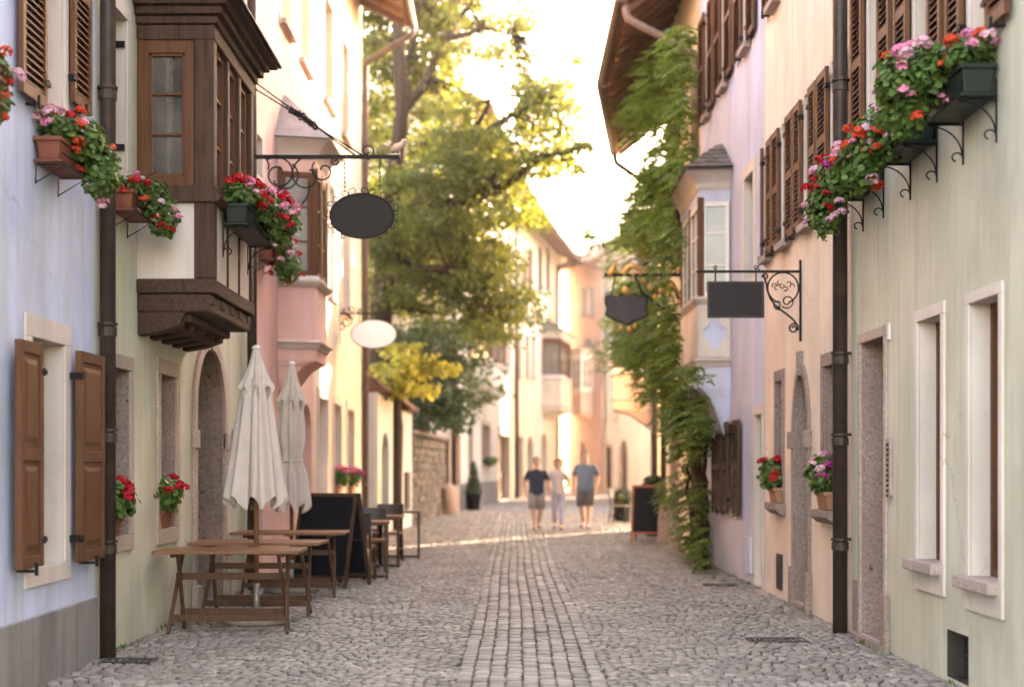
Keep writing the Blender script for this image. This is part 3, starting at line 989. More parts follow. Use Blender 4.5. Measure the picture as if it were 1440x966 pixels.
def plaster_bay(H, ua, ub, OV, zs, mats, cant, nfront, roofmat, near_bars=(2, 3), frame='wood_win', pane='glass_mirror', label=None, medal=False, roofh=0.7, sash='wood_win'):
    """zs: bracket bottom, apron bottom moulding, sill moulding, window bottom, window top, eave"""
    zbr, zap, zsi, zw0, zw1, zev = zs
    wallm, trimm = mats
    def ring(e, z, c=cant):
        return [(ua - e, 0.003, z), (ua - e + c, OV + e, z), (ub + e - c, OV + e, z), (ub + e, 0.003, z)]
    def slab(q, e0, z0, e1, z1):
        q.hexa(ring(e0, z0), ring(e1, z1))
    q = H.mb(); slab(q, 0, zap - (zap - zbr) * 0.28, 0, zap - 0.002); slab(q, 0.0, zap + 0.12, 0, zsi - 0.002)
    bay = q.build('bay', wallm, H.root)
    if label: bay['label'] = label
    q = H.mb(); slab(q, 0.02, zap, 0.05, zap + 0.05); slab(q, 0.05, zap + 0.052, 0.09, zap + 0.09); slab(q, 0.09, zap + 0.092, 0.02, zap + 0.122)
    q.build('moulding', trimm, bay, bevel=0.006)
    q = H.mb(); slab(q, 0.02, zsi, 0.08, zsi + 0.06); slab(q, 0.08, zsi + 0.062, 0.08, zsi + 0.1); slab(q, 0.06, zsi + 0.102, 0.01, zw0)
    q.build('sill', trimm, bay, bevel=0.006)
    # curved bracket under the apron
    q = H.mb()
    zt_ = zap - (zap - zbr) * 0.28 - 0.001
    n = 8
    prev = None
    for i in range(n + 1):
        t = i / n
        o = (OV - 0.02) * (1 - (t ** 0.5) * 0.96)
        zz = zt_ - (zt_ - zbr) * (1 - (1 - t) ** 1.7)
        sh = t * (ub - ua) * 0.10
        cur = [(ua + sh, 0.004, zz), (ua + sh + cant * (1 - t), o, zz), (ub - sh - cant * (1 - t), o, zz), (ub - sh, 0.004, zz)]
        if prev: q.hexa(cur, prev)
        prev = cur
    q.build('bracket', wallm, bay, smooth=False)
    # windows: polygon sides
    R0 = ring(-0.03, 0)
    fm, pn = H.mb(), H.mb()
    posts = H.mb()
    for k in range(3):
        A, B = Vector(R0[k]), Vector(R0[k + 1])
        L = (B - A).length
        d = (B - A) / L
        nn = Vector((d.y, -d.x, 0))
        nn = nn if k != 1 else nn
        cnt = nfront if k == 1 else 1
        for j in range(cnt):
            gp = 0.015 if cant < 0.1 else 0.04
            a = A + d * (L * j / cnt + gp)
            b = A + d * (L * (j + 1) / cnt - gp)
            for (z0, z1) in ((zw0, zw0 + 0.07), (zw1 - 0.07, zw1)):
                fm.bar(a + Vector((0, 0, (z0 + z1) / 2)), b + Vector((0, 0, (z0 + z1) / 2)), 0.06, z1 - z0)
            for c in (a + d * 0.03, b - d * 0.03):
                fm.bar(c + Vector((0, 0, zw0 + .07)), c + Vector((0, 0, zw1 - .07)), 0.055, 0.06, up=d)
            for m in range(1, near_bars[1]):
                zz = zw0 + (zw1 - zw0) * m / near_bars[1]
                fm.bar(a + d * .06 + Vector((0, 0, zz)), b - d * .06 + Vector((0, 0, zz)), 0.035, 0.028)
            if near_bars[0] > 1 and (b - a).length > 0.45:
                c = (a + b) / 2
                fm.bar(c + Vector((0, 0, zw0 + .07)), c + Vector((0, 0, zw1 - .07)), 0.04, 0.04, up=d)
            pn.quad(a + Vector((0, 0, zw0)), b + Vector((0, 0, zw0)), b + Vector((0, 0, zw1)), a + Vector((0, 0, zw1)))
        for j in range(cnt + 1):
            if cant < 0.1 and k in (0, 2) and j == (0 if k == 0 else cnt): continue
            c = A + d * (L * j / cnt)
            posts.bar(c + Vector((0, 0, zw0 + 0.001)), c + Vector((0, 0, zw1 + 0.06)), 0.085, 0.085, up=d)
    fm.build('window', sash, bay, bevel=0.004)
    pn.islands('pane', pane, bay)
    posts.islands('post', frame, bay, bevel=0.006)
    q = H.mb(); slab(q, 0.0, zw1 + 0.002, 0.0, zw1 + (zev - zw1) * 0.4); q.build('frieze', wallm if medal else frame, bay)
    q = H.mb(); z_ = zw1 + (zev - zw1) * 0.4 + 0.002
    slab(q, 0.01, z_, 0.03, z_ + 0.04)
    for i in range(5):
        t0, t1 = i / 5, (i + 1) / 5
        slab(q, 0.03 + 0.17 * t0 ** 1.6, z_ + 0.041 + (zev - z_ - 0.05) * t0, 0.03 + 0.17 * t1 ** 1.6, z_ + 0.04 + (zev - z_ - 0.05) * t1)
    q.build('cornice', trimm, bay)
    q = H.mb()
    rows = 6 if roofmat == 'slate' else 1
    lo = ring(0.24, zev)
    apex = [((ua + ub) / 2 - 0.12 * (ub - ua), 0.003, zev + roofh), ((ua + ub) / 2 + 0.12 * (ub - ua), 0.003, zev + roofh)]
    apex = [apex[0], (apex[0][0], 0.03, apex[0][2]), (apex[1][0], 0.03, apex[1][2]), apex[1]]
    if rows == 1:
        q.hexa(lo, ring(0.22, zev + 0.035)); q.hexa([(x, y, z + 0.036) for x, y, z in ring(0.22, zev)], apex)
    else:
        for r in range(rows):
            t0, t1 = r / rows, min(1, (r + 1.12) / rows)
            for k in range(3):
                A0, A1 = Vector(lo[k]), Vector(lo[k + 1]); B0, B1 = Vector(apex[k]), Vector(apex[k + 1])
                nn = max(1, int((A0.lerp(B0, t0) - A1.lerp(B1, t0)).length / 0.16))
                up = Vector((0, 0, 0.03))
                for i in range(nn):
                    f0, f1 = i / nn + 0.01, (i + 1) / nn - 0.01
                    jit = rng.uniform(-.006, .008)
                    p0 = A0.lerp(B0, t0).lerp(A1.lerp(B1, t0), f0); p1 = A0.lerp(B0, t0).lerp(A1.lerp(B1, t0), f1)
                    p2 = A0.lerp(B0, t1).lerp(A1.lerp(B1, t1), f1); p3 = A0.lerp(B0, t1).lerp(A1.lerp(B1, t1), f0)
                    p0.z += 0.03 + jit; p1.z += 0.03 + jit
                    q.hexa([p0, p1, p2, p3], [x + up * 0.7 for x in (p0, p1, p2, p3)])
        q.hexa([(x, y, z - 0.01) for x, y, z in lo], apex)
    q.build('roof', roofmat, bay, weld=False)
    return bay
ua = Y(390); OVp = 0.52
ub = FPX * (-XL - OVp) / (CX - 461) - base
plaster_bay(H, ua, ub, OVp, (lz(390, 548), lz(390, 490), lz(390, 402), lz(390, 386), lz(390, 240), lz(390, 196)), ('pink', 'trim'), 0.16, 2, 'zinc', roofh=0.75, medal=True)
H.finish()

# ------------------------------------------------------------------ left: cream house
H = House('cream_house', 'tall cream house with three narrow grey ground floor windows and corner drainpipe', (XL, yl(441)), (XL, yl(509)), 1, 11.0, 'cream')
base = yl(441)
Y = lambda px: yl(px) - base
for (a, b, t) in ((447, 460, 558), (469, 479, 568), (488, 497, 575)):
    H.window(Y(a), Y(b), lz(a, 698 + (447 - a) * 0.1), lz(a, t), 0.16, 'greydoor', 'trim', 0.14, None, 'sillstone', 'trim', (1, 1), 'greydoor')
for (a, b) in ((455, 467), (480, 489)):
    H.window(Y(a), Y(b), 7.85, 9.7, 0.16, 'winwhite', 'trim', 0.08, None, 'palestone', 'ivory', (2, 3), 'glass_grey')
for (a, b) in ((462, 469), (480, 491)):
    H.window(Y(a), Y(b), 4.5, 6.5, 0.16, 'winwhite', 'trim', 0.14, None, 'sillstone', 'trim', (2, 3), 'greydoor')
H.pipe(H.u1 - 0.05, 0.08, 10.2, 'pipe_lit', 0.065, (1.12, 11.05), (1.1, 3.2, 6.0, 8.4))
H.finish(eave=1.05, slope=0.5)

# ------------------------------------------------------------------ left: garden gate walls and rubble wall
def coped_wall(name, label, p0, p1, h, thick, mat, copemat='rooftile', arch=None, niche=None, cope=0.35, rough=False):
    fr = Fr(p0, p1, 1)
    root = thing(name, label, 'wall', fr.P(fr.len / 2, -thick / 2, 0))
    m = MB(fr)
    outer = [(0, -0.2), (fr.len, -0.2), (fr.len, h), (0, h)]
    hs = [arch_pts(arch[0], arch[1], 0.02, arch[2], arch[3])] if arch else []
    m.prism(outer, -thick, 0, hs)
    m.build('wall', mat, root)
    q = MB(fr)
    e = 0.2
    if copemat == 'rooftile':
        n = int(fr.len / 0.2)
        for i in range(n):
            a, b = i * fr.len / n, (i + 1) * fr.len / n - 0.012
            for r in range(3):
                t0, t1 = r / 3, (r + 1.15) / 3
                o0, o1 = e - (e + thick / 2) * t0, e - (e + thick / 2) * min(1, t1)
                z0, z1 = h + 0.02 + cope * t0 + 0.03, h + 0.02 + cope * min(1, t1)
                q.hexa([(a, o0, z0), (b, o0, z0), (b, o1, z1), (a, o1, z1)], [(a, o0, z0 + 0.03), (b, o0, z0 + 0.03), (b, o1, z1 + 0.03), (a, o1, z1 + 0.03)])
        q.profile([(e - 0.03, h + 0.001), (-thick - e, h + 0.001), (-thick / 2, h + cope)], 0.01, fr.len - 0.02)
    else:
        q.box(0, fr.len, -thick - 0.05, 0.06, h + 0.001, h + 0.12)
    q.build('coping', copemat, root, weld=False)
    return root, fr
gy = yl(509) + 0.15
r_, fr_ = coped_wall('garden_gate', 'white garden wall with arched gateway under a tiled coping beside the cream house', (-2.92, gy), (-2.78, gy + 2.6), 3.1, 0.4, 'white', arch=(0.55, 1.75, 1.7, 0.55))
q = MB(fr_); q.prism(arch_pts(0.5, 1.8, 0.0, 1.7, 0.58), -0.3, -0.24); q.build('door', 'wood_old', r_)
r2, fr2 = coped_wall('gate_pier', 'white gate pier with a dark metal meter cabinet and lower tiled coping', (-2.6, gy + 2.75), (-2.5, gy + 4.6), 2.82, 0.45, 'white')
q = MB(fr2); q.box(0.35, 1.05, 0.001, 0.06, 0.45, 1.35); q.build('cabinet', 'vent', r2, bevel=0.01)
def rubble_wall():
    p0, p1 = (-2.5, gy + 4.65), (-2.12, 46.0)
    fr = Fr(p0, p1, 1)
    root = thing('stone_wall', 'rough rubble stone garden wall below the trees', 'wall', fr.P(fr.len / 2, -0.3, 0))
    m = MB(fr)
    m.box(0, fr.len, -0.55, -0.06, -0.2, 2.3)
    m.build('core', 'rubble', root)
    q = MB(fr)
    z = 0.0
    while z < 2.25:
        hh = rng.uniform(0.14, 0.26)
        u = rng.uniform(-0.2, 0)
        while u < fr.len:
            ww = rng.uniform(0.22, 0.5)
            a, b = max(0, u + 0.012), min(fr.len, u + ww - 0.012)
            if b - a > 0.06:
                z1 = min(2.3, z + hh - 0.02) + rng.uniform(-.02, .02)
                o = rng.uniform(-0.03, 0.035)
                q.hexa([(a, -0.07, z), (b, -0.07, z), (b, -0.07, z1), (a, -0.07, z1)], [(a + 0.03, o, z + 0.03), (b - 0.03, o + rng.uniform(-.02, .02), z + 0.02), (b - 0.02, o, z1 - 0.03), (a + 0.02, o, z1 - 0.02)])
            u += ww
        z += hh
    q.build('face_stones', 'rubble', root, weld=False)
    q = MB(fr); q.box(0, fr.len, -0.62, 0.05, 2.305, 2.42); q.build('coping', 'rubble', root, bevel=0.02)
rubble_wall()

# ------------------------------------------------------------------ far houses on the left of the bend
P0, P1, P2, P3 = (-2.0, 46.2), (0.17, 66.7), (2.6, 82.0), (4.0, 91.0)
H = House('white_far_house', 'white house past the rubble wall with pointed archway and small painted bay', P0, P1, 1, 13.2, 'white')
u, z = H.u, H.z
H.window(u(632), u(646), 0.03, z(639, 580), 0.5, 'wood_door', 'sillstone', 0.18, None, None, 'palestone', arch=1.3, kind='door')
H.window(u(659), u(664), z(661, 657), z(661, 600), 0.2, 'wood_win', 'palestone', 0.14, 0.12, None, 'palestone', (1, 2), 'glass')
H.window(u(678), u(689), z(684, 652), z(684, 598), 0.25, 'wood_win', 'palestone', 0.16, 0.14, 'palestone', 'palestone', (2, 2), 'glass')
H.window(u(701), u(716), 0.03, z(708, 612), 0.3, 'wood_door', 'palestone', 0.3, None, None, 'palestone', kind='door')
for (a, b) in ((700, 706), (711, 717)):
    H.window(u(a), u(b), z(a, 526), z(a, 470), 0.15, 'wood_win', 'trim', 0.1, None, 'palestone', 'trim', (2, 2), 'glass_grey')
for (a, b) in ((650, 657), (664, 671), (680, 686), (695, 701), (709, 715)):
    uu0, uu1 = u(a), u(b)
    H.window(uu0, uu1, z(a, 400), z(a, 340), 0.15, 'wood_win', 'trim', 0.1, None, 'palestone', 'trim', (2, 2), 'glass')
    H.shutter(uu0 - 0.75, uu0 - 0.12, z(a, 400), z(a, 340), 'wood_sh2')
    H.shutter(uu1 + 0.12, uu1 + 0.75, z(a, 400), z(a, 340), 'wood_sh2')
plaster_bay(H, u(659), u(683), 0.8, (z(660, 562), z(660, 548), z(660, 512), z(660, 505), z(660, 450), z(660, 430)), ('white', 'trim'), 0.25, 2, 'zinc', roofh=0.6)
q = H.mb(); q.box(u(628), u(659), 0.001, 0.05, -0.1, 0.9); q.box(u(666), u(699), 0.001, 0.05, -0.1, 0.9); q.islands('plinth', 'concrete', H.root)
H.pipe(u(724), 0.1, 13.0, 'pipe', 0.09, None, (2.5, 6, 9))
H.pipe(0.12, 0.1, 13.0, 'pipe', 0.07, None, (2.5, 6, 9))
H.finish(eave=1.2, slope=0.5)

H = House('ivory_far_house', 'ivory house at the bend with round arches and a bay bearing a green medallion', P1, P2, 1, 13.2, 'ivory')
u, z = H.u, H.z
for (a, b, t) in ((741, 750, 612), (761, 770, 608)):
    H.window(u(a), u(b), 0.03, z(a, t), 0.4, 'greydoor', None, 0.2, None, None, 'ivory', arch=0.9, kind='door')
H.window(u(727), u(735), 0.03, z(730, 615), 0.4, 'wood_door', 'palestone', 0.15, None, None, 'ivory', kind='door')
for (a, b) in ((729, 733), (739, 744), (748, 752)):
    H.window(u(a), u(b), z(a, 530), z(a, 470), 0.15, 'wood_win', 'trim', 0.1, None, 'palestone', 'ivory', (2, 2), 'greydoor')
for (a, b) in ((729, 733), (738, 742), (746, 750), (759, 763), (770, 774)):
    H.window(u(a), u(b), z(a, 410), z(a, 350), 0.15, 'wood_win', 'trim', 0.1, None, 'palestone', 'ivory', (2, 2), 'glass')
    H.shutter(u(a) - 0.7, u(a) - 0.12, z(a, 410), z(a, 350), 'wood_sh2')
bay = plaster_bay(H, u(762), u(779), 1.0, (z(762, 588), z(762, 572), z(762, 534), z(762, 527), z(762, 482), z(762, 465)), ('ivory', 'trim'), 0.3, 2, 'slate', roofh=0.8)
q = H.mb(); cu = (u(762) + u(779)) / 2; zm = z(762, 553)
q.prism([(cu + 0.42 * math.cos(a * math.pi / 9), zm + 0.5 * math.sin(a * math.pi / 9)) for a in range(18)], 1.003, 1.03); q.build('medallion', M['treed'].copy() if False else plain('medallion_paint', (0.30, 0.40, 0.33), 0.7), bay)
H.pipe(H.u1 - 0.3, 0.1, 13.0, 'pipe_lit', 0.09, None, (2.5, 6, 9))
H.finish(eave=1.3, slope=0.5)

H = House('sunlit_far_house', 'bright sunlit house beyond the ivory one with narrow windows', P2, P3, 1, 13.6, 'white')
u, z = H.u, H.z
for (a, b) in ((790, 794), (798, 802)):
    for (y0, y1) in ((540, 480), (450, 400)):
        H.window(u(a), u(b), z(a, y0), z(a, y1), 0.15, 'wood_win', 'trim', 0.1, None, 'palestone', 'white', (2, 2), 'glass_grey')
for (a, b) in ((789, 794), (799, 804)):
    H.window(u(a), u(b), 0.03, z(a, 620), 0.3, 'wood_door', None, 0.1, None, None, 'ivory', arch=0.7, kind='door')
H.finish(eave=1.2, slope=0.5)

H = House('rose_end_house', 'rose coloured house closing the street with a tall pink bay', (3.35, 84.0), (5.2, 81.0), 1, 13.0, 'rose', depth=12)
u, z = H.u, H.z
for (a, b) in ((817, 823), (829, 835)):
    H.window(u(a), u(b), z(a, 445), z(a, 405), 0.15, 'winwhite', 'trim', 0.1, None, 'palestone', 'trim', (2, 2), 'glass_grey')
H.window(u(815), u(822), 0.03, z(818, 620), 0.3, 'wood_door', None, 0.1, None, None, 'rose', arch=0.6, kind='door')
plaster_bay(H, u(815), u(834), 0.7, (z(820, 592), z(820, 580), z(820, 556), z(820, 548), z(820, 505), z(820, 492)), ('rose', 'trim'), 0.2, 2, 'zinc', roofh=0.6, sash='winwhite', frame='winwhite', pane='glass_grey')
H.finish(eave=1.0, slope=0.5)

H = House('white_end_house', 'white house at the end of the street with plain doorway and dark arch', (5.2, 81.0), (9.5, 78.0), 1, 12.6, 'white', depth=12)
u, z = H.u, H.z
H.window(u(851), u(859), 0.03, z(855, 628), 0.3, 'wood_door', 'palestone', 0.15, None, None, 'palestone', kind='door')
H.window(u(873), u(881), 0.03, z(876, 620), 0.5, 'wood_door', 'palestone', 0.12, None, None, 'palestone', arch=0.8, kind='door')
for (a, b) in ((848, 854), (864, 870)):
    for (y0, y1) in ((590, 545), (500, 450), (420, 380)):
        H.window(u(a), u(b), z(a, y0), z(a, y1), 0.15, 'winwhite', 'trim', 0.1, None, 'palestone', 'trim', (2, 2), 'glass_grey')
H.finish(eave=1.0, slope=0.5)

# ------------------------------------------------------------------ right: olive green house
def rz(px, py): return CAMH + (HY - py) * yr(px) / FPX
H = House('olive_house', 'olive green house with white framed deep windows and three flower boxes upstairs', (XR, 3.0), (XR, yr(1197)), -1, 11.6, 'sage_dark')
Y = lambda px: yr(px) - 3.0
H.window(Y(1408), Y(1366), rz(1385, 815), rz(1385, 421), 0.125, 'wood_win', 'trim', 0.065, 0.22, None, 'trim', (1, 1), 'glass', fw=0.05)
H.window(Y(1326), Y(1293), rz(1308, 790), rz(1308, 448), 0.125, 'wood_win', 'trim', 0.075, 0.22, None, 'trim', (1, 1), 'glass', fw=0.05)
q = H.mb()
for (a, b, zz) in ((1408, 1358, rz(1385, 815)), (1326, 1286, rz(1308, 790))):
    q.box(Y(a) - 0.0, Y(b) + 0.02, -0.12, 0.09, zz - 0.075, zz + 0.006)
q.islands('sill', 'sillstone', H.root, bevel=0.008)
H.window(Y(1245), Y(1212), 0.05, rz(1228, 478), 0.42, 'wood_door', 'palestone', 0.075, None, None, 'porphyry', kind='door', proud=0.02)
q = H.mb()
q.box(Y(1252), Y(1245) - 0.002, 0.0, 0.05, -0.1, rz(1248, 835)); q.box(Y(1212) + 0.002, Y(1204), 0.0, 0.035, -0.1, rz(1208, 815))
q.box(Y(1250), Y(1205), 0.001, 0.06, -0.1, 0.045)
q.islands('portal_block', 'porphyry', H.root, bevel=0.01)
q = H.mb(); q.box(Y(1253), Y(1250.5), 0.001, 0.022, rz(1251, 478), rz(1251, 455)); q.build('door_plate', 'plate', H.root, bevel=0.003)
q = H.mb(); q.box(Y(1256), Y(1251), 0.001, 0.03, rz(1253, 697), rz(1253, 616)); pl = q.build('name_plate', 'sillstone', H.root, bevel=0.003)
q = H.mb()
for i in range(11):
    zz = rz(1253, 622) - i * 0.041
    q.box(Y(1255), Y(1252), 0.031, 0.036, zz - 0.028, zz - 0.008)
q.islands('bell_button', 'iron', pl)
# basement vents
for (a, b) in ((1362, 1332),):
    aa, bb = Y(a), Y(b)
    pts = [(aa, 0.03), (bb, 0.03), (bb, 0.36), (aa, 0.36)]
    H.holes.append(pts)
    q = H.mb(); q.add([(p[0], 0.0, p[1]) for p in pts] + [(p[0], -0.14, p[1]) for p in pts], [(i, (i + 1) % 4, 4 + (i + 1) % 4, 4 + i) for i in range(4)])
    q.box(aa - .02, bb + .02, -0.16, -0.14, 0.01, 0.38)
    for i in range(10):
        q.box(aa, bb, -0.138, -0.12, 0.045 + i * 0.031, 0.058 + i * 0.031)
    q.build('vent', 'vent', H.root)
for (s0, o0, o1, s1) in ((1206, 1224, 1241, 1261), (1268, 1289, 1312, 1335), (1342, 1367, 1395, 1428)):
    H.window(Y(o1), Y(o0), 4.25, 5.75, 0.2, 'wood_win', 'trim', 0.06, 0.1, 'sillstone', 'trim', (2, 3), 'glass')
    H.shutter(Y(o0) + 0.06, Y(s0), 4.24, 5.72, hinge=0)
    H.shutter(Y(s1), Y(o1) - 0.06, 4.24, 5.72, hinge=1)
H.pipe(H.u1 - 0.0, 0.1, 11.2, 'pipe', 0.066, None, (0.78, 1.72, 2.45, 4.9))
for a in (1.2, 3.4, 5.6, 7.8):
    H.window(a, a + 0.7, 7.6, 9.0, 0.2, 'wood_win', 'trim', 0.08, None, 'sillstone', 'trim', (2, 3), 'glass')
H.finish()

# ------------------------------------------------------------------ right: peach house
H = House('peach_house', 'peach coloured house with arched stone door and row of brown louvred shutters', (XR, yr(1197)), (XR, yr(1076)), -1, 11.6, 'peach')
base = yr(1197)
Y = lambda px: yr(px) - base
for (s0, o0, o1, s1) in ((1077, 1079, 1084, 1092), (1092.5, 1102, 1111, 1122.5), (1123.5, 1134, 1144, 1155), (1157, 1172, 1181, 1192)):
    H.window(Y(o1), Y(o0), 3.98, 5.32, 0.18, 'wood_win', 'trim', 0.06, 0.06, 'sillstone', 'trim', (2, 3), 'glass')
    H.shutter(Y(o0) + 0.03, Y(s0), 3.97, 5.30, hinge=0)
    H.shutter(Y(s1), Y(o1) - 0.03, 3.97, 5.30, hinge=1)
for (s0, o0, o1, s1) in ((1078.5, 1087, 1096, 1104), (1125, 1137, 1150, 1162)):
    H.window(Y(o1), Y(o0), 6.85, 8.3, 0.18, 'wood_win', 'trim', 0.06, 0.06, 'sillstone', 'trim', (2, 3), 'glass')
    H.shutter(Y(o0) + 0.03, Y(s0), 6.84, 8.3, hinge=0)
    H.shutter(Y(s1), Y(o1) - 0.03, 6.84, 8.3, hinge=1)
for (a, b) in ((1101, 1093), (1176, 1160)):
    H.window(Y(a), Y(b), rz(1100, 707), rz(1100, 535), 0.34, 'wood_win', 'porphyry', 0.11, None, None, 'porphyry', (1, 2), 'glass')
    q = H.mb(); q.profile([(-0.2, rz(1100, 707) - 0.002), (0.12, rz(1100, 707) - 0.002), (0.12, rz(1100, 707) - 0.07), (0.05, rz(1100, 707) - 0.13), (0.001, rz(1100, 707) - 0.13), (0.001, rz(1100, 707) - 0.08), (-0.2, rz(1100, 707) - 0.08)], Y(a) - 0.16, Y(b) + 0.16); q.build('sill', 'porphyry', H.root, bevel=0.008)
ua, ub = Y(1138), Y(1119)
H.window(ua, ub, 0.06, rz(1128, 525), 0.4, 'wood_door', 'porphyry', 0.1, None, None, 'porphyry', arch=0.62, kind='door', proud=0.03)
q = H.mb()
for (a, b) in ((ua - 0.14, ua - 0.003), (ub + 0.003, ub + 0.13)):
    q.box(a, b, 0.0, 0.07, rz(1128, 630), rz(1128, 606)); q.box(a, b, 0.0, 0.06, -0.1, rz(1128, 800))
c = (ua + ub) / 2; q.box(c - 0.045, c + 0.045, 0.0, 0.06, rz(1128, 527) - 0.01, rz(1128, 494))
q.box(ua, ub, -0.3, 0.05, -0.1, 0.055)
q.islands('portal_block', 'porphyry', H.root, bevel=0.01)
q = H.mb(); q.box(Y(1101), Y(1094), 0.001, 0.02, 0.1, 0.5)
for i in range(8): q.box(Y(1101) + .02, Y(1094) - .02, 0.02, 0.03, 0.14 + i * .042, 0.16 + i * .042)
q.build('vent', 'vent', H.root)
H.finish()

# ------------------------------------------------------------------ right: lilac house with bay
H = House('lilac_house', 'pale lilac house with a bay window and dark folded ground floor shutters', (XR, yr(1076)), (XR, yr(985)), -1, 11.6, 'lilac')
base = yr(1076)
Y = lambda px: yr(px) - base
for (s0, o0, o1, s1) in ((987, 995, 999.5, 1007), (1009, 1018, 1023.5, 1033), (1037, 1048, 1055, 1066)):
    H.window(Y(o1), Y(o0), 6.92, 8.6, 0.18, 'wood_win', 'trim', 0.06, 0.06, 'sillstone', 'trim', (2, 3), 'glass_grey')
    H.shutter(Y(o0) + 0.03, Y(s0), 6.92, 8.58, hinge=0)
    H.shutter(Y(s1), Y(o1) - 0.03, 6.92, 8.58, hinge=1)
H.window(Y(1061), Y(1048), rz(1052, 397), rz(1052, 250), 0.2, 'wood_win', 'trim', 0.13, 0.1, None, 'trim', (2, 3), 'dark')
H.shutter(Y(1060), (Y(1061) + Y(1048)) / 2, rz(1052, 395), rz(1052, 253), o=-0.14, hinge=0)
H.window(Y(1036), Y(1014), rz(1025, 715), rz(1025, 597), 0.2, 'wood_win', 'trim', 0.06, 0.12, None, 'trim', (2, 2), 'glass')
zz0, zz1 = rz(1034, 721), rz(1034, 592)
H.shutter(Y(1044.5), Y(1036), zz0, zz1, 'wood_sh2', hinge=1); H.shutter(Y(1030), Y(1023), zz0, zz1, 'wood_sh2', hinge=0, o=0.05)
H.shutter(Y(1022.5), Y(1017), zz0, zz1, 'wood_sh2', hinge=0, o=0.07); H.shutter(Y(1013.5), Y(1007), zz0, zz1, 'wood_sh2', hinge=0)
H.window(Y(1075.0) + 0.1, Y(1063), 0.03, rz(1068, 583), 0.2, 'greydoor', 'trim', 0.09, None, None, 'trim', kind='door')
q = H.mb(); q.box(Y(1058), Y(1050), 0.001, 0.03, rz(1054, 805), rz(1054, 755)); q.build('meter_door', 'lilac', H.root, bevel=0.005)
ua = Y(1028); OVr = 0.44
ub = FPX * (XR - OVr) / (958 - CX) - base
bay = plaster_bay(H, ua, ub, OVr, (rz(1027, 618), rz(1027, 516), rz(1027, 428), rz(1027, 418), rz(1027, 284), rz(1027, 243)), ('lilac', 'trim'), 0.06, 2, 'slate', frame='wood_win', pane='glass_grey', medal=True, roofh=0.55, sash='winwhite')
# white apron facing with quatrefoil cut showing the lilac ground
za, zb_ = rz(1027, 516) + 0.13, rz(1027, 428) - 0.004
q = H.mb()
fo = lambda t: (OVr - 0.02) * t
qu = []
zc_ = (za + zb_) / 2 - 0.03
for i in range(48):
    a = 2 * math.pi * i / 48
    r = 0.16 + 0.028 * math.cos(4 * a)
    qu.append((0.225 + r * math.cos(a) * 0.92, zc_ + r * 1.25 * math.sin(a)))
frn = Fr(H.fr.P(ua - 0.012, 0, 0).to_2d().to_tuple(), H.fr.P(ua + 0.06 - 0.012, OVr, 0).to_2d().to_tuple(), 1)
frn.n = Vector((frn.d.y, -frn.d.x, 0))
if frn.n.y > 0: frn.n = -frn.n
q = MB(frn); q.prism([(0.01, za), (frn.len - 0.004, za), (frn.len - 0.004, zb_), (0.01, zb_)], -0.01, 0.016, [qu]); q.build('apron', 'trim', bay, bevel=0.004)
q = H.mb(); q.box(ua + 0.05, ub - 0.02, OVr + 0.001, OVr + 0.015, za, zb_); q.build('apron', 'trim', bay)
H.finish()

# ------------------------------------------------------------------ right: yellow house under the wisteria, bending with the street
H = House('yellow_house', 'warm yellow house with deep timber eaves behind the climbing wisteria', (XR, yr(985)), (XR, 28.1), -1, 9.0, 'yellow')
H.window(3.2, 4.1, 0.03, 2.5, 0.4, 'wood_door', 'palestone', 0.2, None, None, 'palestone', arch=0.5, kind='door')
H.window(1.0, 1.9, 4.6, 6.2, 0.2, 'wood_win', 'trim', 0.1, None, 'palestone', 'trim', (2, 3), 'glass')
H.pipe(0.12, 0.08, 8.2, 'pipe_lit', 0.065, (1.2, 9.0), (2.5, 4.2, 6.3))
H.finish(eave=1.25, slope=0.82, rafters=9)
H = House('yellow_corner_house', 'yellow house wing bending away below the wisteria with stone guard at its foot', (XR, 28.1), (3.75, 34.3), -1, 9.0, 'yellow')
H.window(1.2, 2.2, 0.03, 2.6, 0.4, 'wood_door', 'palestone', 0.22, None, None, 'palestone', arch=0.5, kind='door')
H.window(4.0, 4.9, 4.6, 6.2, 0.2, 'wood_win', 'trim', 0.1, None, 'palestone', 'trim', (2, 3), 'glass')
H.window(1.5, 2.4, 4.6, 6.2, 0.2, 'wood_win', 'trim', 0.1, None, 'palestone', 'trim', (2, 3), 'glass')
H.pipe(H.u1 - 0.15, 0.1, 8.0, 'pipe', 0.07, (1.25, 9.0), (2.5, 4.2, 6.3))
H.finish(eave=1.25, slope=0.82, rafters=10)

H = House('bay_far_house', 'pale house past the yellow one with an arched bay over the street', (4.2, 40.9), (4.5, 44.4), -1, 8.4, 'ivory', depth=2.6)
plaster_bay(H, 0.55, 2.9, 1.3, (2.55, 3.4, 4.15, 4.4, 6.0, 6.5), ('rose', 'trim'), 0.25, 2, 'slate', roofh=0.7)
H.window(1.2, 2.2, 0.03, 2.3, 0.4, 'wood_door', 'palestone', 0.2, None, None, 'palestone', arch=0.5, kind='door')
H.pipe(0.15, 0.1, 7.6, 'pipe', 0.07, (0.95, 8.4), (2.5, 4.2))
H.pipe(3.4, 0.1, 7.6, 'pipe', 0.07, None, (2.5, 4.2))
H.finish(eave=1.0, slope=0.5)
H = House('plain_far_house', 'plain pale house on the inside of the bend past the arched bay', (5.2, 52.0), (8.5, 74.0), -1, 10.2, 'white')
for a in (3, 7, 11, 15):
    H.window(a, a + 1.0, 4.2, 5.8, 0.2, 'wood_win', 'trim', 0.1, None, 'palestone', 'trim', (2, 3), 'glass')
H.finish(eave=1.0, slope=0.5)
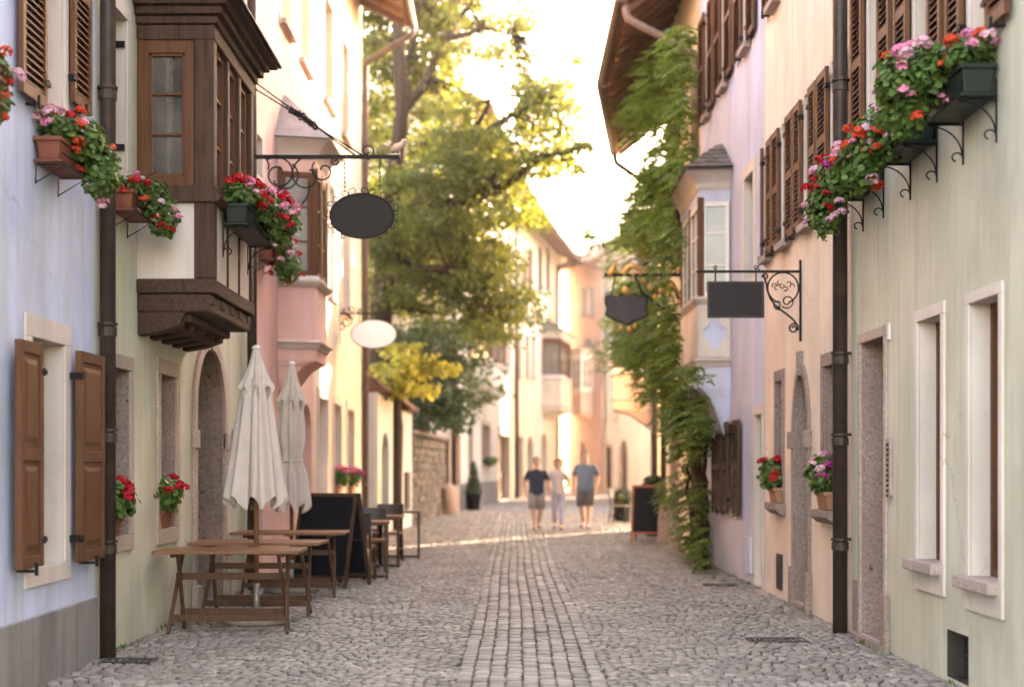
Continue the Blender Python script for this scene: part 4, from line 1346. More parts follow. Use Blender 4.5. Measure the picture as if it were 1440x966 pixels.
# ================================================================== objects
def W3(px, py, y):
    """point at depth y seen at a pixel of the photograph's own measure"""
    return Vector(((px - CX) * y / FPX, y, CAMH + (HY - py) * y / FPX))

# ------------------------------------------------------------------ flowers
def blossom_mesh(mat, r=0.042, n=34):
    d = rdir(n)
    d[:, 2] = np.abs(d[:, 2]) * 0.9 - 0.15
    d = unit(d)
    P = d * r * 0.72
    T = unit(np.cross(d, rdir(n)))
    o = leaves('blossom', P - T * 0.012, T * 0.9 + d * 0.45, d, 0.026, 0.024, mat, None, 0.3, 7)
    me = o.data
    bpy.data.objects.remove(o)
    return me
BL = {k: [blossom_mesh(k) for _ in range(2)] for k in ('red', 'orange', 'pinkp', 'palep', 'whitep', 'magenta')}

def bush(root, blobs, n, size=0.05, mat='ger', name='foliage', flat=0.0):
    """leaf discs through a few ellipsoids; blobs: (centre xyz world, radii xyz)"""
    tot = sum(b[1][0] * b[1][1] + b[1][1] * b[1][2] + b[1][0] * b[1][2] for b in blobs)
    PP, NN = [], []
    for c, r in blobs:
        k = int(n * (r[0] * r[1] + r[1] * r[2] + r[0] * r[2]) / tot)
        d = rdir(k)
        rad = nr.uniform(0.35, 1.0, (k, 1)) ** 0.45 * (1 + 0.18 * np.sin(d[:, :1] * 7 + c[1] * 5) * np.cos(d[:, 1:2] * 6))
        PP.append(np.array(c) + d * rad * np.array(r))
        NN.append(unit(d + np.array([0, 0, 0.7]) + nr.normal(0, 0.45, (k, 3))))
    P, N = np.concatenate(PP), np.concatenate(NN)
    D = unit(np.cross(N, rdir(len(P))))
    s = nr.uniform(0.7, 1.3, len(P)) * size
    return leaves(name, P - D * s[:, None] / 2, D, N, s, s * 1.05, mat, root, 0.18, 7)

def blossoms(root, blobs, cols, n, scale=1.0, up=0.35, lean=(0, -0.35, 0)):
    off = W[root]
    for i in range(n):
        c, r = blobs[rng.randrange(len(blobs))]
        d = Vector((rng.gauss(0, 1), rng.gauss(0, 1), rng.gauss(0, 1))).normalized() + Vector(lean) + Vector((0, 0, up))
        d.normalize()
        k = rng.uniform(0.95, 1.22)
        p = Vector(c) + Vector((d.x * r[0], d.y * r[1], d.z * r[2])) * k
        col = cols[rng.randrange(len(cols))]
        b = bpy.data.objects.new('blossom', BL[col][i % 2])
        C.objects.link(b)
        b.parent = root
        b.location = p - off
        s_ = scale * rng.uniform(0.75, 1.25)
        b.scale = (s_, s_, s_ * 0.85)
        b.rotation_euler = (rng.uniform(-.5, .5), rng.uniform(-.5, .5), rng.uniform(0, 6))

def flower_box(label, fr, u0, L, o0, dep, z0, h, mat, blobs, cols, nb, nleaf, brackets='scroll', group=None, scale=1.0, name='flower_box', size=0.05, lean=(0, -0.35, 0)):
    root = thing(name, label, 'flower box', fr.P(u0 + L / 2, o0 + dep / 2, z0), group)
    q = MB(fr)
    t = 0.02
    lo = [(u0 + t, o0 + t, z0), (u0 + L - t, o0 + t, z0), (u0 + L - t, o0 + dep - t, z0), (u0 + t, o0 + dep - t, z0)]
    hi = [(u0, o0, z0 + h), (u0 + L, o0, z0 + h), (u0 + L, o0 + dep, z0 + h), (u0, o0 + dep, z0 + h)]
    q.hexa(lo, hi)
    q.build('planter', mat, root, bevel=0.008)
    q = MB(fr); q.box(u0 - 0.012, u0 + L + 0.012, o0 - 0.012, o0 + dep + 0.012, z0 + h - 0.03, z0 + h + 0.002); q.build('planter_rim', mat, root, bevel=0.006)
    q = MB(fr); q.box(u0 - 0.01, u0 + L + 0.01, o0 - 0.01, o0 + dep + 0.01, z0 - 0.022, z0 - 0.004); q.build('saucer', mat, root, bevel=0.004)
    if brackets:
        for uu in (u0 + 0.06, u0 + L - 0.06):
            q = MB(fr)
            e = dep + o0 + 0.02
            q.bar((uu, 0.006, z0 - 0.03), (uu, e, z0 - 0.03), 0.014, 0.012)
            q.bar((uu, 0.006, z0 - 0.30), (uu, 0.006, z0 + 0.1), 0.014, 0.01, up=(0, 1, 0))
            if brackets == 'wire':
                q = MB(fr)
                q.tube([(uu, 0.004, z0 - 0.16), (uu, 0.008, z0 - 0.028), (uu, e, z0 - 0.028), (uu, 0.008, z0 - 0.15)], 0.005, 5)
                q.build('bracket', 'iron', root)
                continue
            pts = []
            for k in range(13):
                a = math.pi * 0.5 * k / 12
                pts.append((uu, 0.012 + (e - 0.03) * (1 - math.cos(a)), z0 - 0.24 + 0.20 * math.sin(a)))
            q.tube(pts, 0.006, 6)
            sp = [(uu, 0.045 + 0.035 * math.cos(a), z0 - 0.25 - 0.030 * math.sin(a)) for a in [math.pi + math.pi * 1.4 * k / 10 for k in range(11)]]
            q.tube(sp, 0.006, 6)
            q.build('bracket', 'iron', root)
        q = MB(fr)
        q.bar((u0 - 0.03, e_ := dep + o0 + 0.03, z0 + 0.03), (u0 + L + 0.03, e_, z0 + 0.03), 0.01, 0.01)
        q.bar((u0 - 0.03, e_, z0 - 0.03), (u0 + L + 0.03, e_, z0 - 0.03), 0.01, 0.01)
        q.islands('guard_rail', 'iron', root)
    bush(root, blobs, nleaf, size)
    if nb: blossoms(root, blobs, cols, nb, scale, lean=lean)
    return root

FL = Fr((XL, 0), (XL, 1), 1)
FRr = Fr((XR, 0), (XR, 1), -1)
G1 = 'window boxes on the left facades'
ya = yl(-30)
flower_box('geranium box at the near edge of the blue house, cut by the picture edge', FL, 7.75, 0.75, 0.03, 0.18, 3.66, 0.15, 'terra',
           [((-3.14, 8.35, 3.86), (0.15, 0.40, 0.18)), ((-3.15, 8.62, 3.74), (0.10, 0.16, 0.18))], ['red', 'orange', 'orange', 'red', 'palep'], 24, 800, 'wire', G1, 1.05, size=0.042)
ub = yl(45)
flower_box('terracotta geranium box under the louvred window of the blue house', FL, ub, 0.6, 0.02, 0.17, 3.58, 0.15, 'terra',
           [((-3.13, ub + 0.22, 3.82), (0.15, 0.22, 0.11)), ((-3.03, ub + 0.42, 3.80), (0.14, 0.22, 0.17)), ((-2.95, ub + 0.56, 3.62), (0.13, 0.17, 0.22))],
           ['orange', 'orange', 'red', 'pinkp', 'orange', 'palep'], 34, 1500, 'wire', G1, 1.0, size=0.037)
uc = yl(152) + 0.02
flower_box('terracotta flower box beside the timber bay, with pink and white blossoms', FL, uc, 0.6, 0.02, 0.17, 3.58, 0.15, 'terra',
           [((-3.10, uc + 0.18, 3.78), (0.15, 0.2, 0.09)), ((-3.0, uc + 0.36, 3.72), (0.15, 0.22, 0.16)), ((-2.92, uc + 0.46, 3.58), (0.13, 0.16, 0.18))],
           ['pinkp', 'whitep', 'red', 'palep', 'pinkp', 'orange'], 24, 1200, 'wire', G1, 0.95, size=0.036)
fb = Fr((BAYL[2] + 0.01, 0), (BAYL[2] + 0.01, 1), 1)
ud = 12.62
flower_box('dark green box full of red geraniums on the street side of the timber bay', fb, ud, 1.3, 0.03, 0.2, 3.66, 0.17, 'greenplast',
           [((-2.44, ud + 0.22, 3.95), (0.18, 0.28, 0.13)), ((-2.36, ud + 0.65, 3.92), (0.19, 0.32, 0.17)), ((-2.24, ud + 1.05, 3.86), (0.19, 0.28, 0.22))],
           ['red', 'red', 'red', 'red', 'pinkp', 'palep'], 52, 2300, 'scroll', G1, 1.1, size=0.042, lean=(0.1, -0.3, 0.3))
ue = yl(362)
flower_box('small hanging geranium box below the timber bay on the pink wall', FL, ue, 0.5, 0.03, 0.17, 4.16, 0.13, 'terra',
           [((-3.0, ue + 0.2, 4.34), (0.2, 0.3, 0.14)), ((-2.92, ue + 0.3, 4.10), (0.19, 0.24, 0.24))], ['red', 'orange', 'red', 'palep'], 34, 1100, 'wire', G1, 1.15, size=0.042)

def sill_pot(label, fr, u0, L, o0, dep, z0, h, mat, spread, hgt, cols, nb, nleaf, sc_=1.0, group='flower pots on the ground floor sills'):
    c = fr.P(u0 + L / 2, o0 + dep / 2 + 0.05, z0 + h + hgt * 0.45)
    side = fr.n.x
    blobs = [((c.x, c.y, c.z), (dep * 0.75 + 0.05, L / 2 * spread, hgt * 0.5)), ((c.x + 0.06 * side, c.y - 0.04, c.z + hgt * 0.1), (dep * 0.6, L / 2 * spread * 0.8, hgt * 0.4))]
    root = thing('flower_pot', label, 'flower pot', fr.P(u0 + L / 2, o0 + dep / 2, z0), group)
    q = MB(fr); t = 0.025
    q.hexa([(u0 + t, o0 + t, z0 + 0.001), (u0 + L - t, o0 + t, z0 + 0.001), (u0 + L - t, o0 + dep - t, z0 + 0.001), (u0 + t, o0 + dep - t, z0 + 0.001)],
           [(u0, o0, z0 + h), (u0 + L, o0, z0 + h), (u0 + L, o0 + dep, z0 + h), (u0, o0 + dep, z0 + h)])
    q.build('planter', mat, root, bevel=0.01)
    q = MB(fr); q.box(u0 - 0.012, u0 + L + 0.012, o0 - 0.012, o0 + dep + 0.012, z0 + h - 0.035, z0 + h + 0.002); q.build('planter_rim', mat, root, bevel=0.008)
    bush(root, blobs, nleaf, 0.055)
    blossoms(root, blobs, cols, nb, sc_, up=0.8)
    return root
sill_pot('red geranium in a terracotta pot on the sill right beside the brown drainpipe', FL, yl(149), 0.36, -0.16, 0.2, lz(175, 752), 0.16, 'terra', 1.5, 0.30, ['red'], 13, 620, 1.15)
sill_pot('red geranium in a terracotta pot on the sill beside the arched stone portal', FL, yl(222), 0.42, -0.16, 0.2, lz(235, 742), 0.17, 'terra', 1.45, 0.32, ['red'], 14, 620, 1.15)
sill_pot('small pot of pink and red geraniums on the cream house, nearer the chalkboard', FL, yl(469), 0.5, -0.08, 0.2, lz(470, 694), 0.14, 'terra2', 1.2, 0.34, ['pinkp', 'red', 'pinkp'], 8, 300, 1.5)
sill_pot('small pot of magenta geraniums on the cream house, nearer the drainpipe', FL, yl(488), 0.55, -0.08, 0.2, lz(488, 694), 0.14, 'terra2', 1.2, 0.36, ['pinkp', 'magenta', 'red'], 8, 300, 1.5)
sill_pot('red geranium in a pale terracotta pot on the peach house, beyond the arched door', FRr, yr(1103), 0.42, -0.06, 0.17, rz(1100, 707), 0.17, 'terra2', 1.1, 0.34, ['red'], 10, 420, 1.2)
sill_pot('pink geranium in a pale terracotta pot on the peach house, beside the drainpipe', FRr, yr(1177), 0.44, -0.06, 0.17, rz(1100, 707) , 0.17, 'terra2', 1.15, 0.36, ['pinkp', 'palep', 'magenta'], 13, 480, 1.1)

G2 = 'window boxes on the olive house'
u1 = yr(1407); 
flower_box('dark green flower box nearest the camera on the olive house, pink blossoms', FRr, u1, 0.78, 0.03, 0.21, 3.83, 0.18, 'greenplast',
           [((2.90, u1 + 0.28, 4.11), (0.2, 0.34, 0.12)), ((2.72, u1 + 0.52, 4.06), (0.2, 0.3, 0.2)), ((2.60, u1 + 0.55, 3.88), (0.17, 0.22, 0.22)), ((2.50, u1 + 0.4, 4.02), (0.13, 0.18, 0.17))],
           ['pinkp', 'pinkp', 'palep', 'orange', 'pinkp'], 40, 2600, 'scroll', G2, 1.15, size=0.042)
u2 = yr(1322)
flower_box('dark green flower box in the middle of the olive house row, pink and orange blossoms', FRr, u2, 0.8, 0.03, 0.21, 3.83, 0.17, 'greenplast',
           [((2.84, u2 + 0.3, 4.05), (0.17, 0.28, 0.15)), ((2.74, u2 + 0.5, 3.96), (0.19, 0.28, 0.22)), ((2.62, u2 + 0.6, 3.78), (0.17, 0.22, 0.22))],
           ['pinkp', 'palep', 'palep', 'orange', 'orange', 'pinkp'], 44, 2000, 'scroll', G2, 1.05, size=0.042)
u3 = yr(1246)
flower_box('dark green flower box farthest along the olive house, red blossoms trailing down', FRr, u3, 0.8, 0.03, 0.21, 3.83, 0.17, 'greenplast',
           [((2.86, u3 + 0.25, 4.03), (0.16, 0.26, 0.14)), ((2.76, u3 + 0.45, 3.94), (0.19, 0.28, 0.22)), ((2.68, u3 + 0.55, 3.70), (0.17, 0.22, 0.25))],
           ['red', 'red', 'pinkp', 'palep', 'red', 'magenta'], 48, 2300, 'scroll', G2, 1.05, size=0.042)
ff = Fr(P0, P1, 1)
flower_box('narrow green planter on the sill of the white house past the wall', ff, ff.u(678), ff.u(689) - ff.u(678), 0.02, 0.2, ff.z(684, 652) + 0.01, 0.12, 'greenplast',
           [(tuple(ff.P((ff.u(678) + ff.u(689)) / 2, 0.14, ff.z(684, 648))), (0.3, 0.8, 0.17))], ['red'], 0, 500, False, None, 1, size=0.09)

# ------------------------------------------------------------------ hanging signs
def spiral(c, r0, r1, a0, turns, n=26, ax=((1, 0, 0), (0, 0, 1))):
    X, Z = Vector(ax[0]), Vector(ax[1])
    return [Vector(c) + (X * math.cos(a0 + turns * 2 * math.pi * i / n) + Z * math.sin(a0 + turns * 2 * math.pi * i / n)) * (r0 + (r1 - r0) * i / n) for i in range(n + 1)]

def chain(root, p, q, r=0.018):
    m = MB()
    p, q = Vector(p), Vector(q)
    n = max(2, int((p - q).length / (r * 2.6)))
    for i in range(n):
        c = p.lerp(q, (i + 0.5) / n)
        a = (1, 0, 0) if i % 2 else (0, 1, 0)
        L = (p - q).length / n * 0.68
        pts = [c + Vector(a) * (r * 0.55 * math.cos(t)) + Vector((0, 0, L * math.sin(t))) for t in [2 * math.pi * k / 10 for k in range(11)]]
        m.tube(pts, 0.0045, 5, False)
    return m.build('chain', 'iron', root)

def oval(cx, cz, a, b, n=48):
    return [(cx + a * math.cos(2 * math.pi * i / n), cz + b * math.sin(2 * math.pi * i / n)) for i in range(n)]

def big_oval_sign():
    y = 15.9
    root = thing('hanging_sign', 'dark oval sign on chains below a scrolled iron arm with a gilded bird', 'sign', (XL, y, lz(333, 221)))
    arm0, arm1 = W3(352, 221, y), W3(562, 222, y)
    za = arm0.z
    m = MB(); m.bar((XL, y, za), (arm1.x, y, za), 0.04, 0.04); m.bar((XL + 0.012, y, za - 0.7), (XL + 0.012, y, za + 0.25), 0.05, 0.02, up=(1, 0, 0))
    m.build('arm', 'iron', root)
    m = MB()
    def P(px, py): return W3(px, py, y)
    for pts in (spiral(P(391, 245), 0.20, 0.05, 2.2, -1.35), spiral(P(400, 248), 0.16, 0.13, 1.0, -0.6), spiral(P(433, 247), 0.20, 0.06, 2.0, 0.9),
                spiral(P(455, 240), 0.14, 0.03, 2.4, 1.1), spiral(P(472, 228), 0.05, 0.015, 2, 1.2), spiral(P(516, 213), 0.09, 0.02, -1.6, 1.2),
                spiral(P(405, 262), 0.26, 0.24, -2.0, 0.35), spiral(P(365, 235), 0.13, 0.1, 2.8, -0.5)):
        m.tube(pts, 0.010, 6)
    m.islands('scroll', 'iron', root)
    m = MB()
    for (a, b) in (((353, 110), (500, 219)), ((353, 128), (510, 219))):
        m.tube([P(*a) + Vector((-0.6, 0.0, 0.42)), P(*b)], 0.009, 6)
    for i in range(26):
        t = i / 25
        c = P(407, 152).lerp(P(444, 178), t)
        m.tube(spiral(c + Vector((0, rng.uniform(-.02, .02), rng.uniform(-.02, .02))), 0.03, 0.022, rng.uniform(0, 6), 0.8, 9), 0.008, 5)
    m.build('stay_rod', 'iron', root)
    c = P(509, 304)
    a, b = 44 * y / FPX, 30.5 * y / FPX
    m = MB(); m.prism(oval(c.x, c.z, a, b), y - 0.012, y + 0.012); m.build('board', 'board2', root, bevel=0.004)
    m = MB(); m.tube([(p[0], y - 0.01, p[1]) for p in oval(c.x, c.z, a + 0.006, b + 0.006)] + [(c.x + a + 0.006, y - 0.01, c.z)], 0.011, 6, False)
    for i in range(22):
        t = 2 * math.pi * i / 22 + 0.1
        if 4.3 < t < 5.1: continue
        k = 1.09 if math.sin(t) < 0.2 else 1.13
        big = (0.066 if math.sin(t) > 0.2 else 0.036) * rng.uniform(0.65, 1.25)
        m.tube(spiral((c.x + a * k * math.cos(t), y - 0.004, c.z + b * (k + 0.03) * math.sin(t)), big, 0.010, t + (2.5 if i % 2 else -2.5), 1.1 if i % 2 else -1.1, 14), 0.0062, 5)
    m.tube(spiral(P(487, 352 - 20), 0.07, 0.03, 3.6, -0.6, 12), 0.006, 5)
    m.islands('scroll', 'iron', root)
    chain(root, P(485, 224), P(485, 270)); chain(root, P(534, 224), P(534, 268))
    m = MB()
    k = y / FPX
    m.tube([P(546, 216), P(551, 211), P(558, 208), P(564, 204), P(567, 200)], [0.012, 0.03, 0.052, 0.035, 0.022], 10)
    m.tube([P(565, 203), P(567, 199), P(570, 198), P(577, 201)], [0.02, 0.03, 0.022, 0.003], 8)
    m.tube([P(547, 208), P(540, 203), P(534, 204)], [0.03, 0.02, 0.005], 8)
    m.tube([P(557, 212), P(555, 222)], 0.008, 5); m.tube([P(562, 210), P(562, 222)], 0.008, 5)
    m.build('bird', 'bird', root, smooth=True)
    m = MB(); m.tube([P(543, 224), P(548, 218), P(563, 217)], [0.008, 0.016, 0.01], 6); m.build('perch', 'bird', root)
big_oval_sign()

def white_oval_sign():
    y = yl(478)
    root = thing('wall_sign', 'small plain white oval sign on an iron bracket at the cream house', 'sign', (XL, y, lz(478, 440)))
    def P(px, py): return W3(px, py, y)
    m = MB(); m.bar(P(478, 484), P(478, 425), 0.05, 0.02, up=(1, 0, 0)); m.bar((XL, y, P(0, 441).z), (P(560, 441).x, y, P(0, 441).z), 0.03, 0.03)
    m.build('arm', 'iron', root)
    m = MB()
    for s_ in (spiral(P(487, 452), 0.13, 0.03, 1.6, -1.2), spiral(P(495, 436), 0.07, 0.02, 3.6, -1.2), spiral(P(482, 460), 0.08, 0.02, 1.2, 1.0), spiral(P(505, 438), 0.05, 0.01, 0, 1.1)):
        m.tube(s_, 0.012, 6)
    m.islands('scroll', 'iron', root)
    c = P(525.5, 470); a, b = 31.5 * y / FPX, 19.5 * y / FPX
    m = MB(); m.prism(oval(c.x, c.z, a, b), y - 0.02, y + 0.02); m.build('board', 'signwhite', root)
    m = MB(); m.tube([(p[0], y, p[1]) for p in oval(c.x, c.z, a, b)] + [(c.x + a, y, c.z)], 0.018, 6, False)
    for px in (505, 545): m.tube([P(px, 441), P(px, 455)], 0.008, 5)
    m.build('rim', 'iron', root)
white_oval_sign()

def square_sign():
    y = yr(1127)
    root = thing('bracket_sign', 'blank dark rectangular sign under an iron arm with curled bracket on the peach house', 'sign', (XR, y, rz(1127, 382)))
    def P(px, py): return W3(px, py, y)
    za = P(0, 382).z
    m = MB(); m.bar((XR - 0.012, y, P(0, 480).z), (XR - 0.012, y, P(0, 366).z), 0.03, 0.02, up=(1, 0, 0)); m.bar((XR, y, za), (P(985, 382).x, y, za), 0.026, 0.026)
    m.tube([P(985, 382), P(978, 382)], [0.02, 0.004], 6)
    m.build('arm', 'iron', root)
    m = MB()
    m.tube(spiral(P(1101, 405), 0.165, 0.16, -1.2, 0.9, 30), 0.009, 6)
    pts = [P(1074, 388)]
    for px, py in ((1078, 400), (1079, 408), (1083, 420), (1092, 432), (1105, 441), (1116, 450), (1122, 459), (1122, 465)): pts.append(P(px, py))
    m.tube(pts, 0.010, 6)
    m.tube(spiral(P(1116, 462), 0.055, 0.018, 0.4, 1.4, 24), 0.009, 6)
    m.tube(spiral(P(1076, 389), 0.035, 0.012, 3.4, -1.3, 18), 0.008, 6)
    m.tube(spiral(P(1107, 424), 0.075, 0.02, -2.4, 1.4, 22), 0.007, 6)
    m.tube(spiral(P(1094, 428), 0.06, 0.02, -1.0, -0.9, 16), 0.006, 6)
    m.tube(spiral(P(1070, 378), 0.06, 0.02, 0.2, 0.6, 12), 0.006, 6)
    for k in range(7):
        c = P(1088 + k * 4.2, 402 + 4 * math.sin(k * 2.1))
        m.tube(spiral(c, 0.03, 0.012, k, 0.7, 9), 0.006, 5)
    for k in range(5):
        a = 1.2 + 0.55 * k
        c = P(1096, 434)
        m.tube([c, c + Vector((math.cos(a) * 0.05, 0, math.sin(a) * 0.06))], [0.008, 0.001], 5)
    m.islands('scroll', 'iron', root)
    A, B = P(996, 446), P(1073, 397)
    m = MB(); m.box(A.x, B.x, y - 0.012, y + 0.012, A.z, B.z); m.build('board', 'board2', root)
    m = MB()
    for (x0, x1, z0, z1) in ((A.x - .008, B.x + .008, A.z - .008, A.z + .012), (A.x - .008, B.x + .008, B.z - .012, B.z + .008), (A.x - .008, A.x + .012, A.z + .012, B.z - .012), (B.x - .012, B.x + .008, A.z + .012, B.z - .012)):
        m.box(x0, x1, y - 0.02, y + 0.02, z0, z1)
    m.build('frame', 'vent', root, bevel=0.003)
    for px in (1006, 1063):
        m = MB(); m.tube([P(px, 377), P(px, 398)], 0.008, 6); m.tube(spiral(P(px, 376), 0.018, 0.018, 0, 1, 10), 0.006, 5); m.build('hook', 'iron', root)
square_sign()

def crest_sign():
    y = 22.6
    x0 = XR
    root = thing('crest_sign', 'haze-greyed crest shaped sign under a gilded iron bracket before the wisteria', 'sign', (XR, y, W3(0, 385, y).z))
    def P(px, py): return W3(px, py, y)
    m = MB(); za = P(0, 387).z
    m.bar((XR, y, za), (P(850, 387).x, y, za), 0.045, 0.045)
    m.tube([P(905, 374), P(962, 318)], 0.02, 6); m.tube([P(905, 374), P(975, 305)], 0.012, 6)
    m.tube([P(893, 388), P(903, 412), P(930, 432), P(965, 455), P(985, 470)], 0.018, 6)
    m.tube([P(930, 388), P(920, 405), P(918, 425)], 0.012, 6)
    m.build('arm', 'iron', root)
    c = P(880, 432)
    k = y / FPX
    out = [(-27, 14), (-20, 16), (-12, 13), (-6, 18), (4, 15), (12, 18), (22, 13), (27, 16), (29, 6), (27, -3), (30, -10), (22, -16), (10, -19), (2, -24), (-8, -20), (-20, -15), (-28, -10), (-25, -2), (-28, 6)]
    m = MB(); m.prism([(c.x + a * k, c.z + b * k) for a, b in out], y - 0.02, y + 0.02); m.build('board', plain('crest_slate_hazed', (0.075, 0.066, 0.066), 0.7, 0, 0.15, 4, 0.05, 0.15), root, bevel=0.006)  # slate lightened, with haze and blur put into its colour
    m = MB()
    rim = [(c.x + a * k * 1.04, y, c.z + b * k * 1.05) for a, b in out]
    m.tube(rim + [rim[0]], 0.014, 6, False)
    m.tube([P(865, 388), P(862, 405), P(858, 420)], 0.012, 5); m.tube([P(893, 388), P(900, 405), P(903, 420)], 0.012, 5)
    m.build('rim', 'iron', root)
    m = MB()
    arch = [P(889 - 11.5 * math.cos(a), 388 - 14 * math.sin(a)) for a in [math.pi * i / 12 for i in range(13)]]
    m.tube(arch, [0.05 - 0.015 * abs(i - 6) / 6 for i in range(13)], 8)
    m.build('wreath', 'gold', root, smooth=True)
    m = MB(); m.tube([P(854, 391), P(859, 384), P(863, 378), P(866, 368)], [0.02, 0.05, 0.05, 0.006], 8); m.tube([P(862, 381), P(868, 383), P(870, 390)], [0.04, 0.03, 0.01], 8); m.build('finial', 'gold', root, smooth=True)
    for (px, py, r) in ((880, 409, .085), (890, 386, .05), (915, 404, .06), (930, 409, .06), (945, 402, .08), (950, 408, .06), (938, 396, .05), (941, 414, .055), (956, 412, .05), (955, 378, .05), (905, 395, .05), (921, 417, .05),
                       (885, 463, .055), (893, 458, .05), (873, 462, .05), (955, 425, .05), (966, 404, .05)):
        m = MB()
        a = rng.uniform(-.6, .6); p = P(px, py)
        d = Vector((math.sin(a), rng.uniform(-.2, .2), math.cos(a)))
        m.tube([p - d * r, p - d * r * 0.3, p + d * r * 0.4, p + d * r], [r * 0.25, r * 0.75, r * 0.7, r * 0.1], 8)
        m.build('gilt_leaf', 'gold', root, smooth=True)
crest_sign()

# ------------------------------------------------------------------ tables
def make_table(w, d, h, label):
    root = thing('folding_table', label, 'table', (0, 0, 0), 'folding tables by the umbrellas')
    m = MB()
    n = 8
    for i in range(n):
        a = -d / 2 + 0.045 + i * (d - 0.09) / n
        m.box(-w / 2 + 0.055, w / 2 - 0.055, a + 0.003, a + (d - 0.09) / n - 0.003, h - 0.022, h)
    m.box(-w / 2, w / 2, -d / 2, -d / 2 + 0.045, h - 0.028, h + 0.001); m.box(-w / 2, w / 2, d / 2 - 0.045, d / 2, h - 0.028, h + 0.001)
    m.box(-w / 2, -w / 2 + 0.05, -d / 2 + 0.046, d / 2 - 0.046, h - 0.028, h + 0.001); m.box(w / 2 - 0.05, w / 2, -d / 2 + 0.046, d / 2 - 0.046, h - 0.028, h + 0.001)
    m.box(-0.03, 0.03, -d / 2 + 0.046, d / 2 - 0.046, h - 0.045, h - 0.024)
    m.build('tabletop', 'wood_tab', root, bevel=0.004)
    for s in (-1, 1):
        x = s * (w / 2 - 0.17)
        for (a, b, dx) in ((-0.24, 0.2, 0.0), (0.24, -0.2, 0.032)):
            q = MB(); q.bar((x + dx * -s + s * 0.05 * (1 if a < 0 else 0.6), a, 0.0), (x + dx * -s, b, h - 0.03), 0.028, 0.05, up=(0, 1, 0)); q.build('leg', 'wood_leg', root, bevel=0.003)
    for (yy, zz) in ((-0.19, 0.14), (0.165, 0.16), (-0.02, 0.5)):
        q = MB(); q.box(-w / 2 + 0.15, w / 2 - 0.15, yy - 0.014, yy + 0.014, zz - 0.03, zz + 0.03); q.build('stretcher', 'wood_leg', root, bevel=0.003)
    for s in (-1, 1):
        q = MB(); q.box(s * (w / 2 - 0.17) - 0.02, s * (w / 2 - 0.17) + 0.02, -d / 2 + 0.05, d / 2 - 0.05, h - 0.06, h - 0.03); q.build('batten', 'wood_leg', root, bevel=0.003)
    return root
t1 = make_table(1.30, 0.68, 0.745, 'slatted folding table nearest the camera, in front of the taller umbrella')
t1.location = (-2.55, 12.95, 0.0); t1.rotation_euler.z = R(1.5)
t2 = copy_tree(t1); t2['label'] = 'slatted folding table directly behind the nearest one, beyond the umbrella pole'
t2.location = (-2.54, 14.3, 0.0); t2.rotation_euler.z = R(-1)
t3 = copy_tree(t1); t3['label'] = 'slatted folding table in front of the big chalkboard, half hidden'
t3.location = (-2.56, 16.45, 0.0); t3.rotation_euler.z = R(1)

